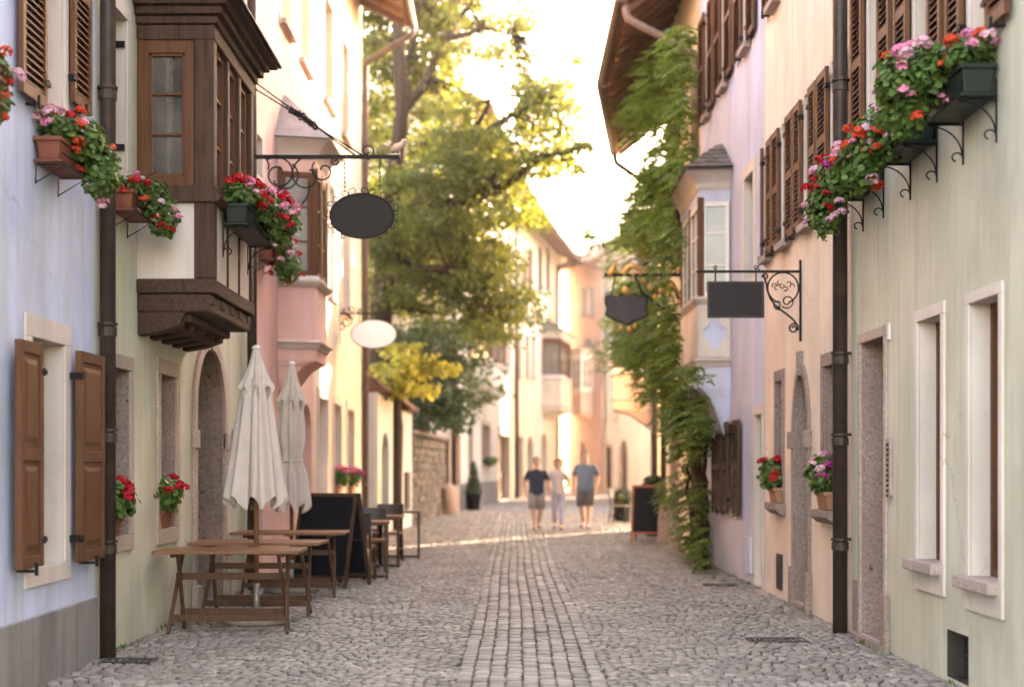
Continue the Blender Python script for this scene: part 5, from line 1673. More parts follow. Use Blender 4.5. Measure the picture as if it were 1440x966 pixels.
# ------------------------------------------------------------------ closed umbrellas
def umbrella(label, loc, top, bottom, rtop, rbot, tied, zsleeve):
    root = thing('closed_umbrella', label, 'umbrella', loc, 'closed umbrellas on granite bases')
    n = 128; nz = 46
    pl = 9
    H_ = top - bottom
    v, f = [], []
    val = 0.27                      # where the upper tier ends
    def shell(name, z_hi, z_lo, rf, amp0, amp1, scal, ph, thick=0.0):
        m = MB()
        vs, fs = [], []
        for i in range(nz + 1):
            t = i / nz
            for j in range(n):
                a = 2 * math.pi * j / n
                k = math.cos(pl * a + ph + 0.5 * math.sin(2 * a + ph))
                fold = (abs(k) ** 0.6) * (1 if k > 0 else -1)
                am = amp0 + (amp1 - amp0) * t
                wob = 0.04 * math.sin(3 * a + ph * 2 + t * 2.5) + 0.03 * math.sin(23 * a + t * 4)
                r = rf(t) * (1 + am * fold + wob * t)
                z = z_hi + (z_lo - z_hi) * t + (scal * (0.5 + 0.5 * math.cos(pl * a + ph)) if True else 0) * t * t
                vs.append((r * math.cos(a), r * math.sin(a) * 0.92, z))
        for i in range(nz):
            for j in range(n):
                a, b = i * n + j, i * n + (j + 1) % n
                fs.append((a, b, b + n, a + n))
        m.add(vs, fs)
        o = m.build(name, 'fabric', None, smooth=True)
        o.parent = root
        return o
    zt_ = top - val * H_
    shell('valance', top, zt_ - 0.10, lambda t: 0.035 + (rtop - 0.035) * t ** 1.1, 0.03, 0.20, 0.15, 0.4)
    if tied:
        def rf(t):
            base_ = rtop * 0.80 + (rbot - rtop * 0.8) * t
            return base_ * (1 - 0.34 * math.exp(-((t - 0.55) / 0.12) ** 2)) * (1 if t < 0.6 else 0.92)
    else:
        rf = lambda t: rtop * 0.78 + (rbot - rtop * 0.78) * t ** 0.9
    shell('canopy', zt_ + 0.12, bottom, rf, 0.10, 0.22, 0.13, 1.3)
    m = MB(); m.lathe([(0.034, top - 0.012), (0.045, top - 0.006), (0.045, top + 0.012), (0.02, top + 0.03)], n=16); o = m.build('cap', 'plate', None, smooth=True); o.parent = root
    if tied:
        m = MB(); zz = zt_ + 0.12 + (bottom - zt_ - 0.12) * 0.55; rr = rf(0.55) * 1.12
        m.tube([(rr * math.cos(a), rr * 0.92 * math.sin(a), zz + 0.012 * math.sin(a)) for a in [2 * math.pi * i / 24 for i in range(25)]], 0.014, 6, False)
        m.tube([(rr * 0.9, -rr * 0.4, zz), (rr * 0.95, -rr * 0.55, zz - 0.12)], 0.012, 5)
        o = m.build('tie_strap', 'fabric', None); o.parent = root
    m = MB(); m.tube([(0, 0, zsleeve), (0, 0, top - 0.05)], 0.024, 12); o = m.build('pole', 'wood_light', None, smooth=True); o.parent = root
    m = MB(); m.tube([(0, 0, 0.05), (0, 0, zsleeve + 0.02)], 0.030, 12); o = m.build('sleeve', 'zinc', None, smooth=True); o.parent = root
    m = MB(); m.lathe([(0.30, 0.0), (0.325, 0.012), (0.33, 0.05), (0.315, 0.08), (0.28, 0.09), (0.05, 0.095)], n=36); o = m.build('base', 'granite', None, smooth=True); o.parent = root
    return root
y1, y2 = 13.62, 17.0
umbrella('taller closed beige umbrella between the two nearest tables', ((360.5 - 720) * y1 / FPX, y1, 0), 1.5 + (655 - 490) * y1 / FPX, 1.5 + (655 - 716) * y1 / FPX, 0.150, 0.262, False, 0.36)
umbrella('shorter closed beige umbrella tied at the waist, before the big chalkboard', ((410 - 720) * y2 / FPX, y2, 0), 1.5 + (655 - 512) * y2 / FPX, 1.5 + (655 - 722) * y2 / FPX, 0.150, 0.225, True, 0.36)

# ------------------------------------------------------------------ chalkboards
def a_board(label, w, h, mats, spread=0.5, fw=0.05, low=0.14):
    root = thing('chalkboard_stand', label, 'chalkboard', (0, 0, 0))
    frame, board = mats
    for s in (-1, 1):
        def T(x, t, e):          # t along the height from foot to top, e out of the panel
            yy = s * (spread / 2) * (1 - t) + s * 0.015
            return Vector((x, yy + s * e, t * h))
        def slab(name, x0, x1, t0, t1, e0, e1, mat, par):
            q = MB(); q.hexa([T(x0, t0, e0), T(x1, t0, e0), T(x1, t0, e1), T(x0, t0, e1)], [T(x0, t1, e0), T(x1, t1, e0), T(x1, t1, e1), T(x0, t1, e1)])
            o = q.build(name, mat, par, bevel=0.004); return o
        pan = slab('panel', -w / 2 + fw * 0.8, w / 2 - fw * 0.8, low / h, 1 - 0.03, 0.004, 0.016, board, root)
        for x0 in (-w / 2, w / 2 - fw):
            slab('leg', x0, x0 + fw, 0, 1, 0, 0.03, frame, root)
        slab('rail', -w / 2 + fw + .001, w / 2 - fw - .001, low / h, (low + fw) / h, 0, 0.029, frame, pan)
        slab('rail', -w / 2 + fw + .001, w / 2 - fw - .001, 1 - fw / h, 1.0, 0, 0.029, frame, pan)
    q = MB()
    for sx in (-1, 1):
        q = MB(); q.bar((sx * (w / 2 - 0.02), -0.14, h * 0.5), (sx * (w / 2 - 0.02), 0.14, h * 0.5), 0.01, 0.02); q.build('stay', 'iron', root)
    return root
ab = a_board('large black chalkboard stand with dark wood legs behind the folding tables', 0.82, 1.16, ('wood_old', 'board'), 0.55, 0.045, 0.10)
ab.location = (-2.28, 17.85, 0); ab.rotation_euler.z = R(-24)
ab2 = a_board('small chalkboard stand in an orange wood frame before the yellow house', 0.66, 1.12, ('wood_or', 'board'), 0.5, 0.045, 0.16)
ab2.location = (2.72, 28.2, 0); ab2.rotation_euler.z = R(-14)

# ------------------------------------------------------------------ bistro tables and chairs
def bistro_table(label, loc, rz_):
    root = thing('bistro_table', label, 'table', (0, 0, 0), 'small cafe tables past the big chalkboard')
    q = MB(); q.box(-0.34, 0.34, -0.32, 0.32, 0.735, 0.765); q.build('tabletop', 'wood_tab', root, bevel=0.006)
    q = MB(); q.tube([(0, 0, 0.03), (0, 0, 0.735)], 0.03, 10); q.build('column', 'iron', root, smooth=True)
    q = MB(); q.bar((-0.3, 0, 0.02), (0.3, 0, 0.02), 0.05, 0.03); q.bar((0, -0.3, 0.021), (0, 0.3, 0.021), 0.05, 0.03); q.build('foot', 'iron', root, bevel=0.005)
    for s in (-1, 1):
        q = MB(); q.box(s * 0.3 - 0.02, s * 0.3 + 0.02, -0.3, -0.26, 0.0, 0.735); q.build('leg', 'wood_leg', root, bevel=0.003)
    root.location = loc; root.rotation_euler.z = rz_
    return root
bistro_table('small wooden cafe table right behind the big chalkboard', (-1.98, 19.1, 0), R(5))
bistro_table('small wooden cafe table in the middle of its row below the drainpipe', (-1.96, 21.2, 0), R(-3))
bistro_table('small pale cafe table farthest from the camera, before the garden gate', (-1.82, 23.3, 0), R(2))

def cafe_chair(label, loc, rz_, dark=False):
    root = thing('cafe_chair', label, 'chair', (0, 0, 0), 'cafe chairs past the big chalkboard' if not dark else None)
    lm = 'iron' if dark else 'wood_leg'
    q = MB(); q.box(-0.21, 0.21, -0.21, 0.2, 0.43, 0.465); q.build('seat', 'cush' if dark else 'wood_tab', root, bevel=0.01)
    q = MB()
    n = 8
    for i in range(n):
        a0, a1 = -0.21 + 0.42 * i / n, -0.21 + 0.42 * (i + 1) / n
        c = lambda x: 0.2 + 0.05 - 0.05 * (x / 0.21) ** 2
        q.hexa([(a0, c(a0), 0.64), (a1, c(a1), 0.64), (a1, c(a1) + 0.03, 0.64), (a0, c(a0) + 0.03, 0.64)], [(a0, c(a0) + .04, 0.9), (a1, c(a1) + .04, 0.9), (a1, c(a1) + 0.07, 0.9), (a0, c(a0) + 0.07, 0.9)])
    q.build('backrest', 'leather', root, bevel=0.006)
    for sx in (-1, 1):
        q = MB(); q.bar((sx * 0.2, -0.2, 0), (sx * 0.19, -0.18, 0.43), 0.034, 0.034); q.build('leg', lm, root, bevel=0.004)
        q = MB(); q.bar((sx * 0.2, 0.24, 0), (sx * 0.19, 0.19, 0.45), 0.034, 0.034); q.bar((sx * 0.19, 0.19, 0.45), (sx * 0.19, 0.225, 0.66), 0.034, 0.03); q.build('leg', lm, root, bevel=0.004)
        q = MB(); q.bar((sx * 0.2, -0.19, 0.2), (sx * 0.2, 0.2, 0.2), 0.02, 0.025); q.build('stretcher', lm, root)
    root.location = loc; root.rotation_euler.z = rz_
    return root
for lab, loc, rz_ in (('cafe chair tucked at the near side of the first small table', (-2.02, 18.62, 0), R(178)),
                      ('dark backed cafe chair against the wall at the first small table', (-2.55, 19.4, 0), R(90)),
                      ('cafe chair between the first and second small tables', (-2.0, 20.2, 0), R(4)),
                      ('dark backed cafe chair against the wall at the second small table', (-2.5, 21.5, 0), R(92)),
                      ('cafe chair between the second and farthest small tables', (-1.95, 22.3, 0), R(-5)),
                      ('dark backed cafe chair against the wall at the farthest small table', (-2.42, 23.6, 0), R(88))):
    cafe_chair(lab, loc, rz_)
dc = cafe_chair('dark cushioned chair by the wall beyond the orange framed chalkboard', (2.85, 37.6, 0), R(70), True)
def tub(label, loc, r, h, n, rad):
    root = thing('plant_tub', label, 'planter', loc)
    q = MB(); q.lathe([(r * 0.75, 0), (r * 0.8, 0.02), (r, h - 0.05), (r * 1.06, h - 0.04), (r * 1.06, h), (r * 0.9, h)], loc, 20); q.build('pot', 'greenplast', root, smooth=True)
    bush(root, [((loc[0], loc[1], loc[2] + h + rad[2] * 0.8), rad)], n, 0.09, 'treed')
    return root
tub('dark tub with a low shrub beside the dark cushioned chair', (2.98, 38.6, 0), 0.24, 0.45, 300, (0.28, 0.28, 0.26))

# ------------------------------------------------------------------ small street things
def guard_stone(label, loc, sx, sy, h):
    root_m = MB()
    n, k = 16, 9
    prof = [(1.0 - 0.18 * (i / k) - 0.75 * max(0, (i / k - 0.7) / 0.3) ** 2.2, h * (1 - (1 - i / k) ** 1.15)) for i in range(k + 1)]
    ph = rng.uniform(0, 6)
    root_m.lathe([(max(0.05, r), z_ - 0.05) for r, z_ in prof], (0, 0, 0), n, lambda i, a: 1 + 0.08 * math.sin(3 * a + ph + i * 0.4) + 0.05 * math.sin(5 * a + i))
    root_m.v = [Vector((v.x * sx, v.y * sy, v.z)) for v in root_m.v]
    o = root_m.build('guard_stone', 'porphyry', None, smooth=True)
    o.location = loc
    return tag(o, label, 'guard stone')
guard_stone('tall rounded stone guard at the foot of the yellow house beside the chalkboard', (3.13, 27.6, 0), 0.30, 0.35, 0.92)
guard_stone('low rounded stone below the wisteria next to the taller guard stone', (3.05, 25.9, 0), 0.20, 0.24, 0.55)
guard_stone('weathered stone at the end of the rubble wall by the pointed archway', (-1.98, 44.5, 0), 0.35, 0.5, 1.0)
guard_stone('rounded stone on the far side of the pointed archway', (-1.42, 49.6, 0), 0.28, 0.35, 0.8)
def grate(label, x, y, w_, d_):
    m = MB()
    m.box(-w_ / 2, w_ / 2, -d_ / 2, -d_ / 2 + 0.03, -0.02, 0.008); m.box(-w_ / 2, w_ / 2, d_ / 2 - 0.03, d_ / 2, -0.02, 0.008)
    n = int(w_ / 0.045)
    for i in range(n + 1):
        a = -w_ / 2 + i * (w_ - 0.02) / n
        m.box(a, a + 0.02, -d_ / 2 + 0.03, d_ / 2 - 0.03, -0.02, 0.006)
    o = m.build('drain_grate', 'vent', None)
    o.location = (x, y, 0.002)
    tag(o, label, 'drain grate')
grate('iron drain grate in the paving before the peach house', 2.28, 12.25, 0.5, 0.3)
grate('iron drain grate in the paving before the lilac house', 2.62, 17.9, 0.42, 0.32)
grate('iron drain grate at the foot of the drainpipe on the green house', -2.95, 10.95, 0.4, 0.25)

def weeds():
    P, D = [], []
    for k in range(55):
        y = rng.uniform(9.5, 34)
        if rng.random() < 0.5: x = XL + rng.uniform(0.005, 0.07)
        else: x = (XR if y < 28 else XR + (y - 28.1) * 0.113) - rng.uniform(0.005, 0.07)
        for b_ in range(rng.randint(4, 14)):
            P.append((x + rng.gauss(0, 0.025), y + rng.gauss(0, 0.05), -0.01)); D.append((rng.gauss(0, .5), rng.gauss(0, .5), 1))
    for k in range(18):
        x, y = rng.uniform(-3.0, 2.9), rng.uniform(9, 24)
        for b_ in range(rng.randint(3, 6)):
            P.append((x + rng.gauss(0, 0.02), y + rng.gauss(0, 0.03), -0.012)); D.append((rng.gauss(0, .7), rng.gauss(0, .7), .7))
    P, D = np.array(P), np.array(D)
    s_ = nr.uniform(0.02, 0.075, len(P))
    tag(leaves('weeds', P, D, rdir(len(P)), s_, s_ * 0.28, 'ger', None, 0.1, 4), kind='stuff')
weeds()

# ------------------------------------------------------------------ trees and climbers
def tree_from(name, label, cat, y0, limbs, clusters, nl, size, mat, barkmat='bark', flat=0.42, group=None):
    base = limbs[0][0]
    root = thing(name, label, cat, (base[0], base[1], 0), group)
    m = MB()
    m.tube(limbs[0], limbs[0 + 1] if False else [0.34 * (1 - 0.72 * i / (len(limbs[0]) - 1)) for i in range(len(limbs[0]))], 12)
    m.build('trunk', barkmat, root, smooth=True)
    m = MB()
    for lb in limbs[1:]:
        r0 = lb[0] if isinstance(lb[0], float) else 0.12
        pts = [p for p in lb if not isinstance(p, float)]
        # refine with wobble
        fine = []
        for a, b in zip(pts[:-1], pts[1:]):
            for t in (0, 0.33, 0.66):
                fine.append(Vector(a).lerp(Vector(b), t) + Vector((rng.uniform(-.06, .06), rng.uniform(-.06, .06), rng.uniform(-.06, .06))))
        fine.append(Vector(pts[-1]))
        m.tube(fine, [r0 * (1 - 0.8 * i / (len(fine) - 1)) for i in range(len(fine))], 8)
    tips = [Vector(p) for lb in limbs for p in lb if not isinstance(p, float)]
    for c, r in clusters:
        cv = Vector(c)
        t = min(tips, key=lambda q: (q - cv).length)
        if (t - cv).length < 3.2:
            mid = t.lerp(cv, 0.5) + Vector((rng.uniform(-.15, .15), rng.uniform(-.15, .15), rng.uniform(-.1, .2)))
            m.tube([t, mid, cv], [0.03, 0.02, 0.008], 5)
        for _ in range(3):
            e = cv + Vector((rng.gauss(0, .5), rng.gauss(0, .5), rng.gauss(0, .25))) * r
            m.tube([cv, e], [0.012, 0.004], 4)
    m.build('branches', barkmat, root, smooth=True)
    PP, NN, DD = [], [], []
    for c, r in clusters:
        k = max(12, int(nl * r ** 2))
        d = nr.normal(0, 0.5, (k, 3)) * np.array([r, r, r * flat])
        # twigs: leaves gather along short sprays
        tw = 9
        ang = nr.uniform(0, 2 * math.pi, tw)
        idx = nr.integers(0, tw, k)
        tpos = nr.uniform(0.15, 1.15, k)
        spray = np.stack([np.cos(ang[idx]) * tpos * r, np.sin(ang[idx]) * tpos * r, -0.25 * r * tpos ** 2 + nr.normal(0, 0.12, k) * r], -1)
        P = np.array(c) + 0.6 * d + spray * 1.05
        PP.append(P)
        NN.append(unit(nr.normal(0, 0.55, (k, 3)) + np.array([0, 0, 1.0])))
        DD.append(unit(spray + nr.normal(0, 0.6, (k, 3)) * r + np.array([0, 0, -0.25])))
    P, N, D = map(np.concatenate, (PP, NN, DD))
    s = nr.uniform(0.7, 1.3, len(P)) * size
    leaves('crown', P, D, N, s, s * 0.8, mat, root, 0.2, 7)
    return root

def in_poly(p, poly):
    x, y = p; c = False
    for i in range(len(poly)):
        (x0, y0), (x1, y1) = poly[i - 1], poly[i]
        if (y0 > y) != (y1 > y) and x < (x1 - x0) * (y - y0) / (y1 - y0) + x0: c = not c
    return c
def sample(poly, n, ylo, yhi, r0, r1):
    xs, ys = [p[0] for p in poly], [p[1] for p in poly]
    out = []
    while len(out) < n:
        p = (rng.uniform(min(xs), max(xs)), rng.uniform(min(ys), max(ys)))
        if in_poly(p, poly):
            out.append((tuple(W3(p[0], p[1], rng.uniform(ylo, yhi))), rng.uniform(r0, r1)))
    return out
T = lambda px, py, y=36.0: tuple(W3(px, py, y))
g0 = T(536, 700); g0 = (g0[0], g0[1], 0)
limbs = [[g0, T(534, 520), T(536, 430), T(545, 330), T(556, 240), T(566, 160), T(560, 60), T(556, -60), T(560, -160)],
         [0.2, T(545, 330), T(585, 290, 35.5), T(625, 250, 35), T(660, 200, 34.5), T(690, 140, 34)],
         [0.16, T(585, 290, 35.5), T(640, 285, 34.5), T(700, 262, 33.5), T(760, 225, 33), T(820, 205, 32.5)],
         [0.15, T(566, 160), T(605, 110, 36), T(622, 60, 36), T(660, 10, 36), T(690, -60, 36)],
         [0.09, T(622, 55, 36), T(680, 42, 35), T(720, 48, 35)],
         [0.14, T(566, 160), T(575, 80, 37), T(590, 0, 37), T(610, -90, 37)],
         [0.12, T(660, 200, 34.5), T(720, 160, 34), T(770, 140, 33.5)],
         [0.14, T(540, 400), T(580, 375, 35), T(630, 380, 34), T(680, 400, 33.5)],
         [0.14, T(540, 360), T(515, 300, 37), T(480, 220, 38), T(450, 120, 38)],
         [0.12, T(545, 330), T(570, 300, 38), T(600, 200, 39), T(640, 130, 39.5)]]
clusters = (sample([(495, -160), (640, -150), (640, 0), (610, 140), (650, 220), (560, 320), (495, 330)], 115, 36.4, 41, 0.4, 0.8)
            + sample([(495, -130), (640, -110), (630, 60), (600, 150), (495, 150)], 60, 36.2, 40, 0.35, 0.65)
            + sample([(640, -120), (720, -60), (755, 20), (720, 90), (630, 70)], 46, 33, 39, 0.35, 0.6)
            + sample([(610, 130), (700, 150), (790, 130), (815, 160), (842, 195), (835, 230), (770, 250), (690, 240), (620, 230)], 80, 32, 37, 0.30, 0.58)
            + sample([(560, 230), (700, 235), (765, 270), (770, 300), (720, 310), (640, 330), (560, 330)], 62, 32, 37, 0.38, 0.7)
            + sample([(515, 320), (640, 310), (700, 340), (715, 400), (735, 425), (705, 485), (650, 450), (560, 450), (515, 430)], 100, 33.5, 39, 0.4, 0.72)
            + sample([(650, 340), (700, 350), (735, 425), (700, 490), (655, 450)], 22, 33, 36, 0.4, 0.6)
            + sample([(690, 60), (790, 90), (805, 120), (790, 190), (730, 150)], 34, 33, 37, 0.28, 0.45)
            + sample([(620, 20), (660, 120), (640, 220), (600, 200)], 16, 35, 39, 0.4, 0.6)
            + sample([(790, 60), (815, 50), (810, 90), (795, 90)], 3, 33, 36, 0.2, 0.3))
tree_from('broadleaf_tree', 'tall sunlit tree leaning over the street from behind the rubble wall', 'tree', 36, limbs, clusters, 480, 0.100, 'tree')
# darker evergreen leaning over the wall
b = T(590, 700, 42); b = (b[0], b[1], 0)
limbs = [[b, T(592, 600, 42), T(596, 540, 42), T(600, 480, 42), T(604, 430, 42)], [0.08, T(596, 540, 42), T(630, 520, 41), T(645, 500, 40)], [0.08, T(594, 570, 42), T(570, 560, 41), T(545, 540, 41)]]
tree_from('dark_garden_tree', 'low dark green tree just over the rubble wall below the tall one', 'tree', 42, limbs,
          sample([(540, 470), (600, 440), (650, 470), (655, 500), (640, 560), (625, 590), (560, 590), (540, 560)], 44, 38, 43, 0.5, 0.85) + sample([(575, 540), (655, 520), (640, 595), (585, 600)], 14, 37, 39, 0.4, 0.6), 330, 0.13, 'treed', flat=0.5)
# young maple, its sunlit glow put into the leaf colour
b = T(556, 700, 33.6); b = (b[0] - 0.2, b[1], 0)
limbs = [[b, T(552, 600, 33.6), T(550, 540, 33.6), T(556, 500, 33.4)], [0.05, T(550, 540, 33.6), T(575, 515, 33), T(605, 510, 32.6)], [0.05, T(552, 560, 33.6), T(575, 540, 33), T(590, 540, 32.6)], [0.05, T(552, 520, 33.6), T(565, 480, 33.5), T(560, 440, 33.5)]]
tree_from('young_maple', 'young maple with sunlight put into its yellow leaves above the gate pier', 'tree', 33, limbs,
          sample([(530, 500), (570, 500), (615, 505), (618, 530), (585, 555), (550, 545)], 16, 32, 33.6, 0.28, 0.45) + sample([(540, 485), (575, 475), (570, 500), (545, 500)], 4, 32, 34, 0.25, 0.4), 520, 0.14, 'maple')
# garden trees further back that close the view behind the wall
for lab, px, y, top in (('sunlit garden tree behind the cream house corner, left of the tall tree', 520, 47.0, 260), ('garden tree filling the gap behind the dark evergreen', 575, 50.0, 360)):
    b = T(px, 690, y); b = (b[0], b[1], 0)
    limbs = [[b, T(px, 560, y), T(px + 3, 450, y), T(px + 5, top + 60, y)], [0.12, T(px + 3, 480, y), T(px + 30, 420, y), T(px + 50, 380, y)], [0.12, T(px + 3, 460, y), T(px - 30, 400, y), T(px - 40, 340, y)]]
    tree_from('garden_tree', lab, 'tree', y, limbs, sample([(px - 70, 560), (px - 80, top + 60), (px - 20, top - 20), (px + 40, top), (px + 75, top + 90), (px + 70, 560)], 46, y - 2, y + 3, 0.8, 1.3), 170, 0.19, 'maple' if px == 520 else 'tree', group=None)  # the sunlit one takes the sun-yellowed leaf colour

def wisteria():
    root = thing('wisteria', 'leafy green wisteria climbing from the street to the eaves of the yellow house', 'climbing plant', (2.95, 23.2, 0))
    fr = Fr((XR, 0), (XR, 1), -1)
    m = MB()
    def Q(px, py, o): 
        u = fr.u(px, o); return fr.P(u, o, CAMH + (HY - py) * u / FPX)
    stems = [[Q(984, 785, 0.15), Q(986, 720, 0.12), Q(980, 650, 0.12), Q(983, 600, 0.1), Q(975, 520, 0.1), Q(965, 430, 0.1), Q(955, 330, 0.1), Q(950, 230, 0.1), Q(945, 120, 0.1)],
             [Q(990, 785, 0.12), Q(992, 740, 0.1), Q(990, 690, 0.1), Q(994, 640, 0.12), Q(985, 590, 0.2)],
             [Q(978, 783, 0.2), Q(975, 740, 0.18), Q(965, 690, 0.22), Q(970, 650, 0.2), Q(982, 610, 0.15)],
             [Q(965, 430, 0.1), Q(930, 380, 0.3), Q(890, 340, 0.4)], [Q(975, 520, 0.1), Q(930, 500, 0.3), Q(890, 470, 0.4)], [Q(950, 230, 0.1), Q(910, 170, 0.5), Q(875, 140, 0.8)]]
    for i, s_ in enumerate(stems):
        f_ = []
        for a, b_ in zip(s_[:-1], s_[1:]):
            for t in (0, .25, .5, .75): f_.append(a.lerp(b_, t) + Vector((rng.uniform(-.04, .04), rng.uniform(-.04, .04), 0)))
        f_.append(s_[-1])
        r0 = (0.11, 0.06, 0.05, 0.03, 0.03, 0.03)[i]
        m.tube(f_, [r0 * (1 - 0.7 * k / len(f_)) for k in range(len(f_))], 8)
    m.build('stem', 'bark', root, smooth=True)
    cl = []
    def fill(poly, n, o0, o1):
        xs, ys = [p[0] for p in poly], [p[1] for p in poly]
        k = 0
        while k < n:
            p = (rng.uniform(min(xs), max(xs)), rng.uniform(min(ys), max(ys)))
            if in_poly(p, poly):
                cl.append(Q(p[0], p[1], rng.uniform(o0, o1))); k += 1
    fill([(925, 60), (975, 40), (984, 200), (982, 300), (960, 330), (900, 330), (915, 200), (870, 150), (895, 100)], 130, 0.08, 0.7)
    fill([(862, 130), (900, 100), (925, 130), (920, 190), (885, 185), (865, 160)], 18, 0.4, 0.9)
    fill([(905, 230), (980, 230), (965, 330), (958, 420), (975, 520), (860, 500), (852, 460), (870, 430), (868, 400), (850, 350), (880, 300)], 215, 0.1, 0.85)
    fill([(870, 480), (980, 500), (1003, 560), (1003, 600), (985, 620), (940, 600), (895, 545)], 76, 0.12, 0.6)
    fill([(940, 560), (1003, 570), (1002, 620), (985, 640), (965, 625)], 26, 0.1, 0.4)
    fill([(940, 650), (1003, 640), (1002, 780), (975, 790), (965, 720), (938, 690)], 22, 0.05, 0.35)
    fill([(795, 325), (850, 290), (862, 350), (830, 365)], 9, 0.9, 1.4)
    fill([(835, 470), (880, 440), (880, 520), (845, 520)], 8, 0.7, 1.2)
    P, D, N, S_ = [], [], [], []
    for c in cl:
        for k in range(rng.randint(8, 12)):
            a = rng.uniform(0, 2 * math.pi)
            d = Vector((-0.45 + math.cos(a) * 0.8, math.sin(a) * 0.8 - 0.25, rng.uniform(-0.5, 0.35))).normalized()
            b_ = c + Vector((rng.uniform(-.12, .12), rng.uniform(-.2, .2), rng.uniform(-.18, .18)))
            L = rng.uniform(0.2, 0.34)
            nl = 13
            side = d.cross(Vector((0, 0, 1))).normalized()
            for j in range(nl):
                t = (j // 2 + 1) / (nl // 2 + 1) if j < nl - 1 else 1.0
                p = b_ + d * (L * t) + Vector((0, 0, -0.30 * L * t * t))
                sgn = (1 if j % 2 else -1) if j < nl - 1 else 0
                dd = (side * sgn + d * 0.5 + Vector((0, 0, -0.35)) + Vector((rng.uniform(-.2, .2),) * 3)).normalized() if sgn else d + Vector((0, 0, -0.4))
                px_, py_ = CX + p.x * FPX / p.y, HY - (p.z - CAMH) * FPX / p.y
                lim_ = 984 if py_ < 225 else (958 - 8 * math.sin(py_ * 0.05) if py_ < 515 else 1005)
                if not (p.x < XR - 0.02) or px_ > lim_ - 6: continue
                P.append(p); D.append(dd); N.append(Vector((rng.gauss(0, .25), rng.gauss(0, .25), 1))); S_.append(rng.uniform(0.07, 0.118))
    P, D, N = (np.array([tuple(v) for v in q]) for q in (P, D, N))
    S_ = np.array(S_)
    leaves('foliage', P, D, N, S_, S_ * 0.40, 'wist', root, 0.2, 7)
wisteria()

def cypress():
    ff = Fr(P0, P1, 1)
    u = ff.u(668, 0.5); b = ff.P(u, 0.45, 0)
    root = thing('potted_cypress', 'slim potted cypress in a dark tub before the white house', 'potted plant', b)
    q = MB(); q.lathe([(0.20, 0), (0.21, 0.03), (0.26, 0.5), (0.28, 0.5), (0.28, 0.56), (0.2, 0.56)], (b.x, b.y, 0), 18); q.build('pot', 'board', root, smooth=True)
    q = MB(); q.tube([(b.x, b.y, 0.5), (b.x, b.y, 1.4)], 0.03, 6); q.build('trunk', 'bark', root)
    blobs = [((b.x, b.y, 0.62 + i * 0.13), (0.27 * (1 - i / 9) + 0.05,) * 2 + (0.16,)) for i in range(8)]
    bush(root, blobs, 1500, 0.055, 'treed')
cypress()
tub('small round planter of greenery at the foot of the yellow house by the chalkboard', (3.05, 30.6, 0), 0.22, 0.9, 260, (0.25, 0.25, 0.22))

# ------------------------------------------------------------------ people
def skin_obj(name, nodes, edges, mat, parent, sub=2, root_i=0):
    me = bpy.data.meshes.new(name)
    me.from_pydata([n[0] for n in nodes], edges, [])
    me.materials.append(M[mat])
    o = bpy.data.objects.new(name, me)
    C.objects.link(o)
    o.parent = parent
    sk = o.modifiers.new('skin', 'SKIN')
    sk.use_smooth_shade = True
    for i, n in enumerate(nodes):
        sv = me.skin_vertices[0].data[i] if me.skin_vertices else None
        if sv is None: break
        r = n[1]
        sv.radius = r if isinstance(r, tuple) else (r, r)
        sv.use_root = (i == root_i)
    ss = o.modifiers.new('sub', 'SUBSURF')
    ss.levels = sub
    ss.render_levels = sub
    return o

def ensure_skin(name, nodes, edges, mat, parent, sub=2):
    # skin layer needs bmesh to be created
    me = bpy.data.meshes.new(name)
    bm = bmesh.new()
    lay = bm.verts.layers.skin.verify()
    vs = []
    for i, n in enumerate(nodes):
        v = bm.verts.new(n[0])
        r = n[1]
        v[lay].radius = r if isinstance(r, tuple) else (r, r)
        v[lay].use_root = (i == 0)
        vs.append(v)
    for a, b_ in edges:
        bm.edges.new((vs[a], vs[b_]))
    bm.to_mesh(me); bm.free()
    me.materials.append(M[mat])
    o = bpy.data.objects.new(name, me)
    C.objects.link(o)
    o.parent = parent
    sk = o.modifiers.new('skin', 'SKIN'); sk.use_smooth_shade = True
    ss = o.modifiers.new('sub', 'SUBSURF'); ss.levels = sub; ss.render_levels = sub
    # bake the modifiers so the figure is one plain mesh
    dg = bpy.context.evaluated_depsgraph_get()
    ev = o.evaluated_get(dg)
    me2 = bpy.data.meshes.new_from_object(ev, depsgraph=dg)
    o.modifiers.clear()
    o.data = me2
    me2.name = name
    me2.polygons.foreach_set('use_smooth', [True] * len(me2.polygons))
    if not me2.materials: me2.materials.append(M[mat])
    return o

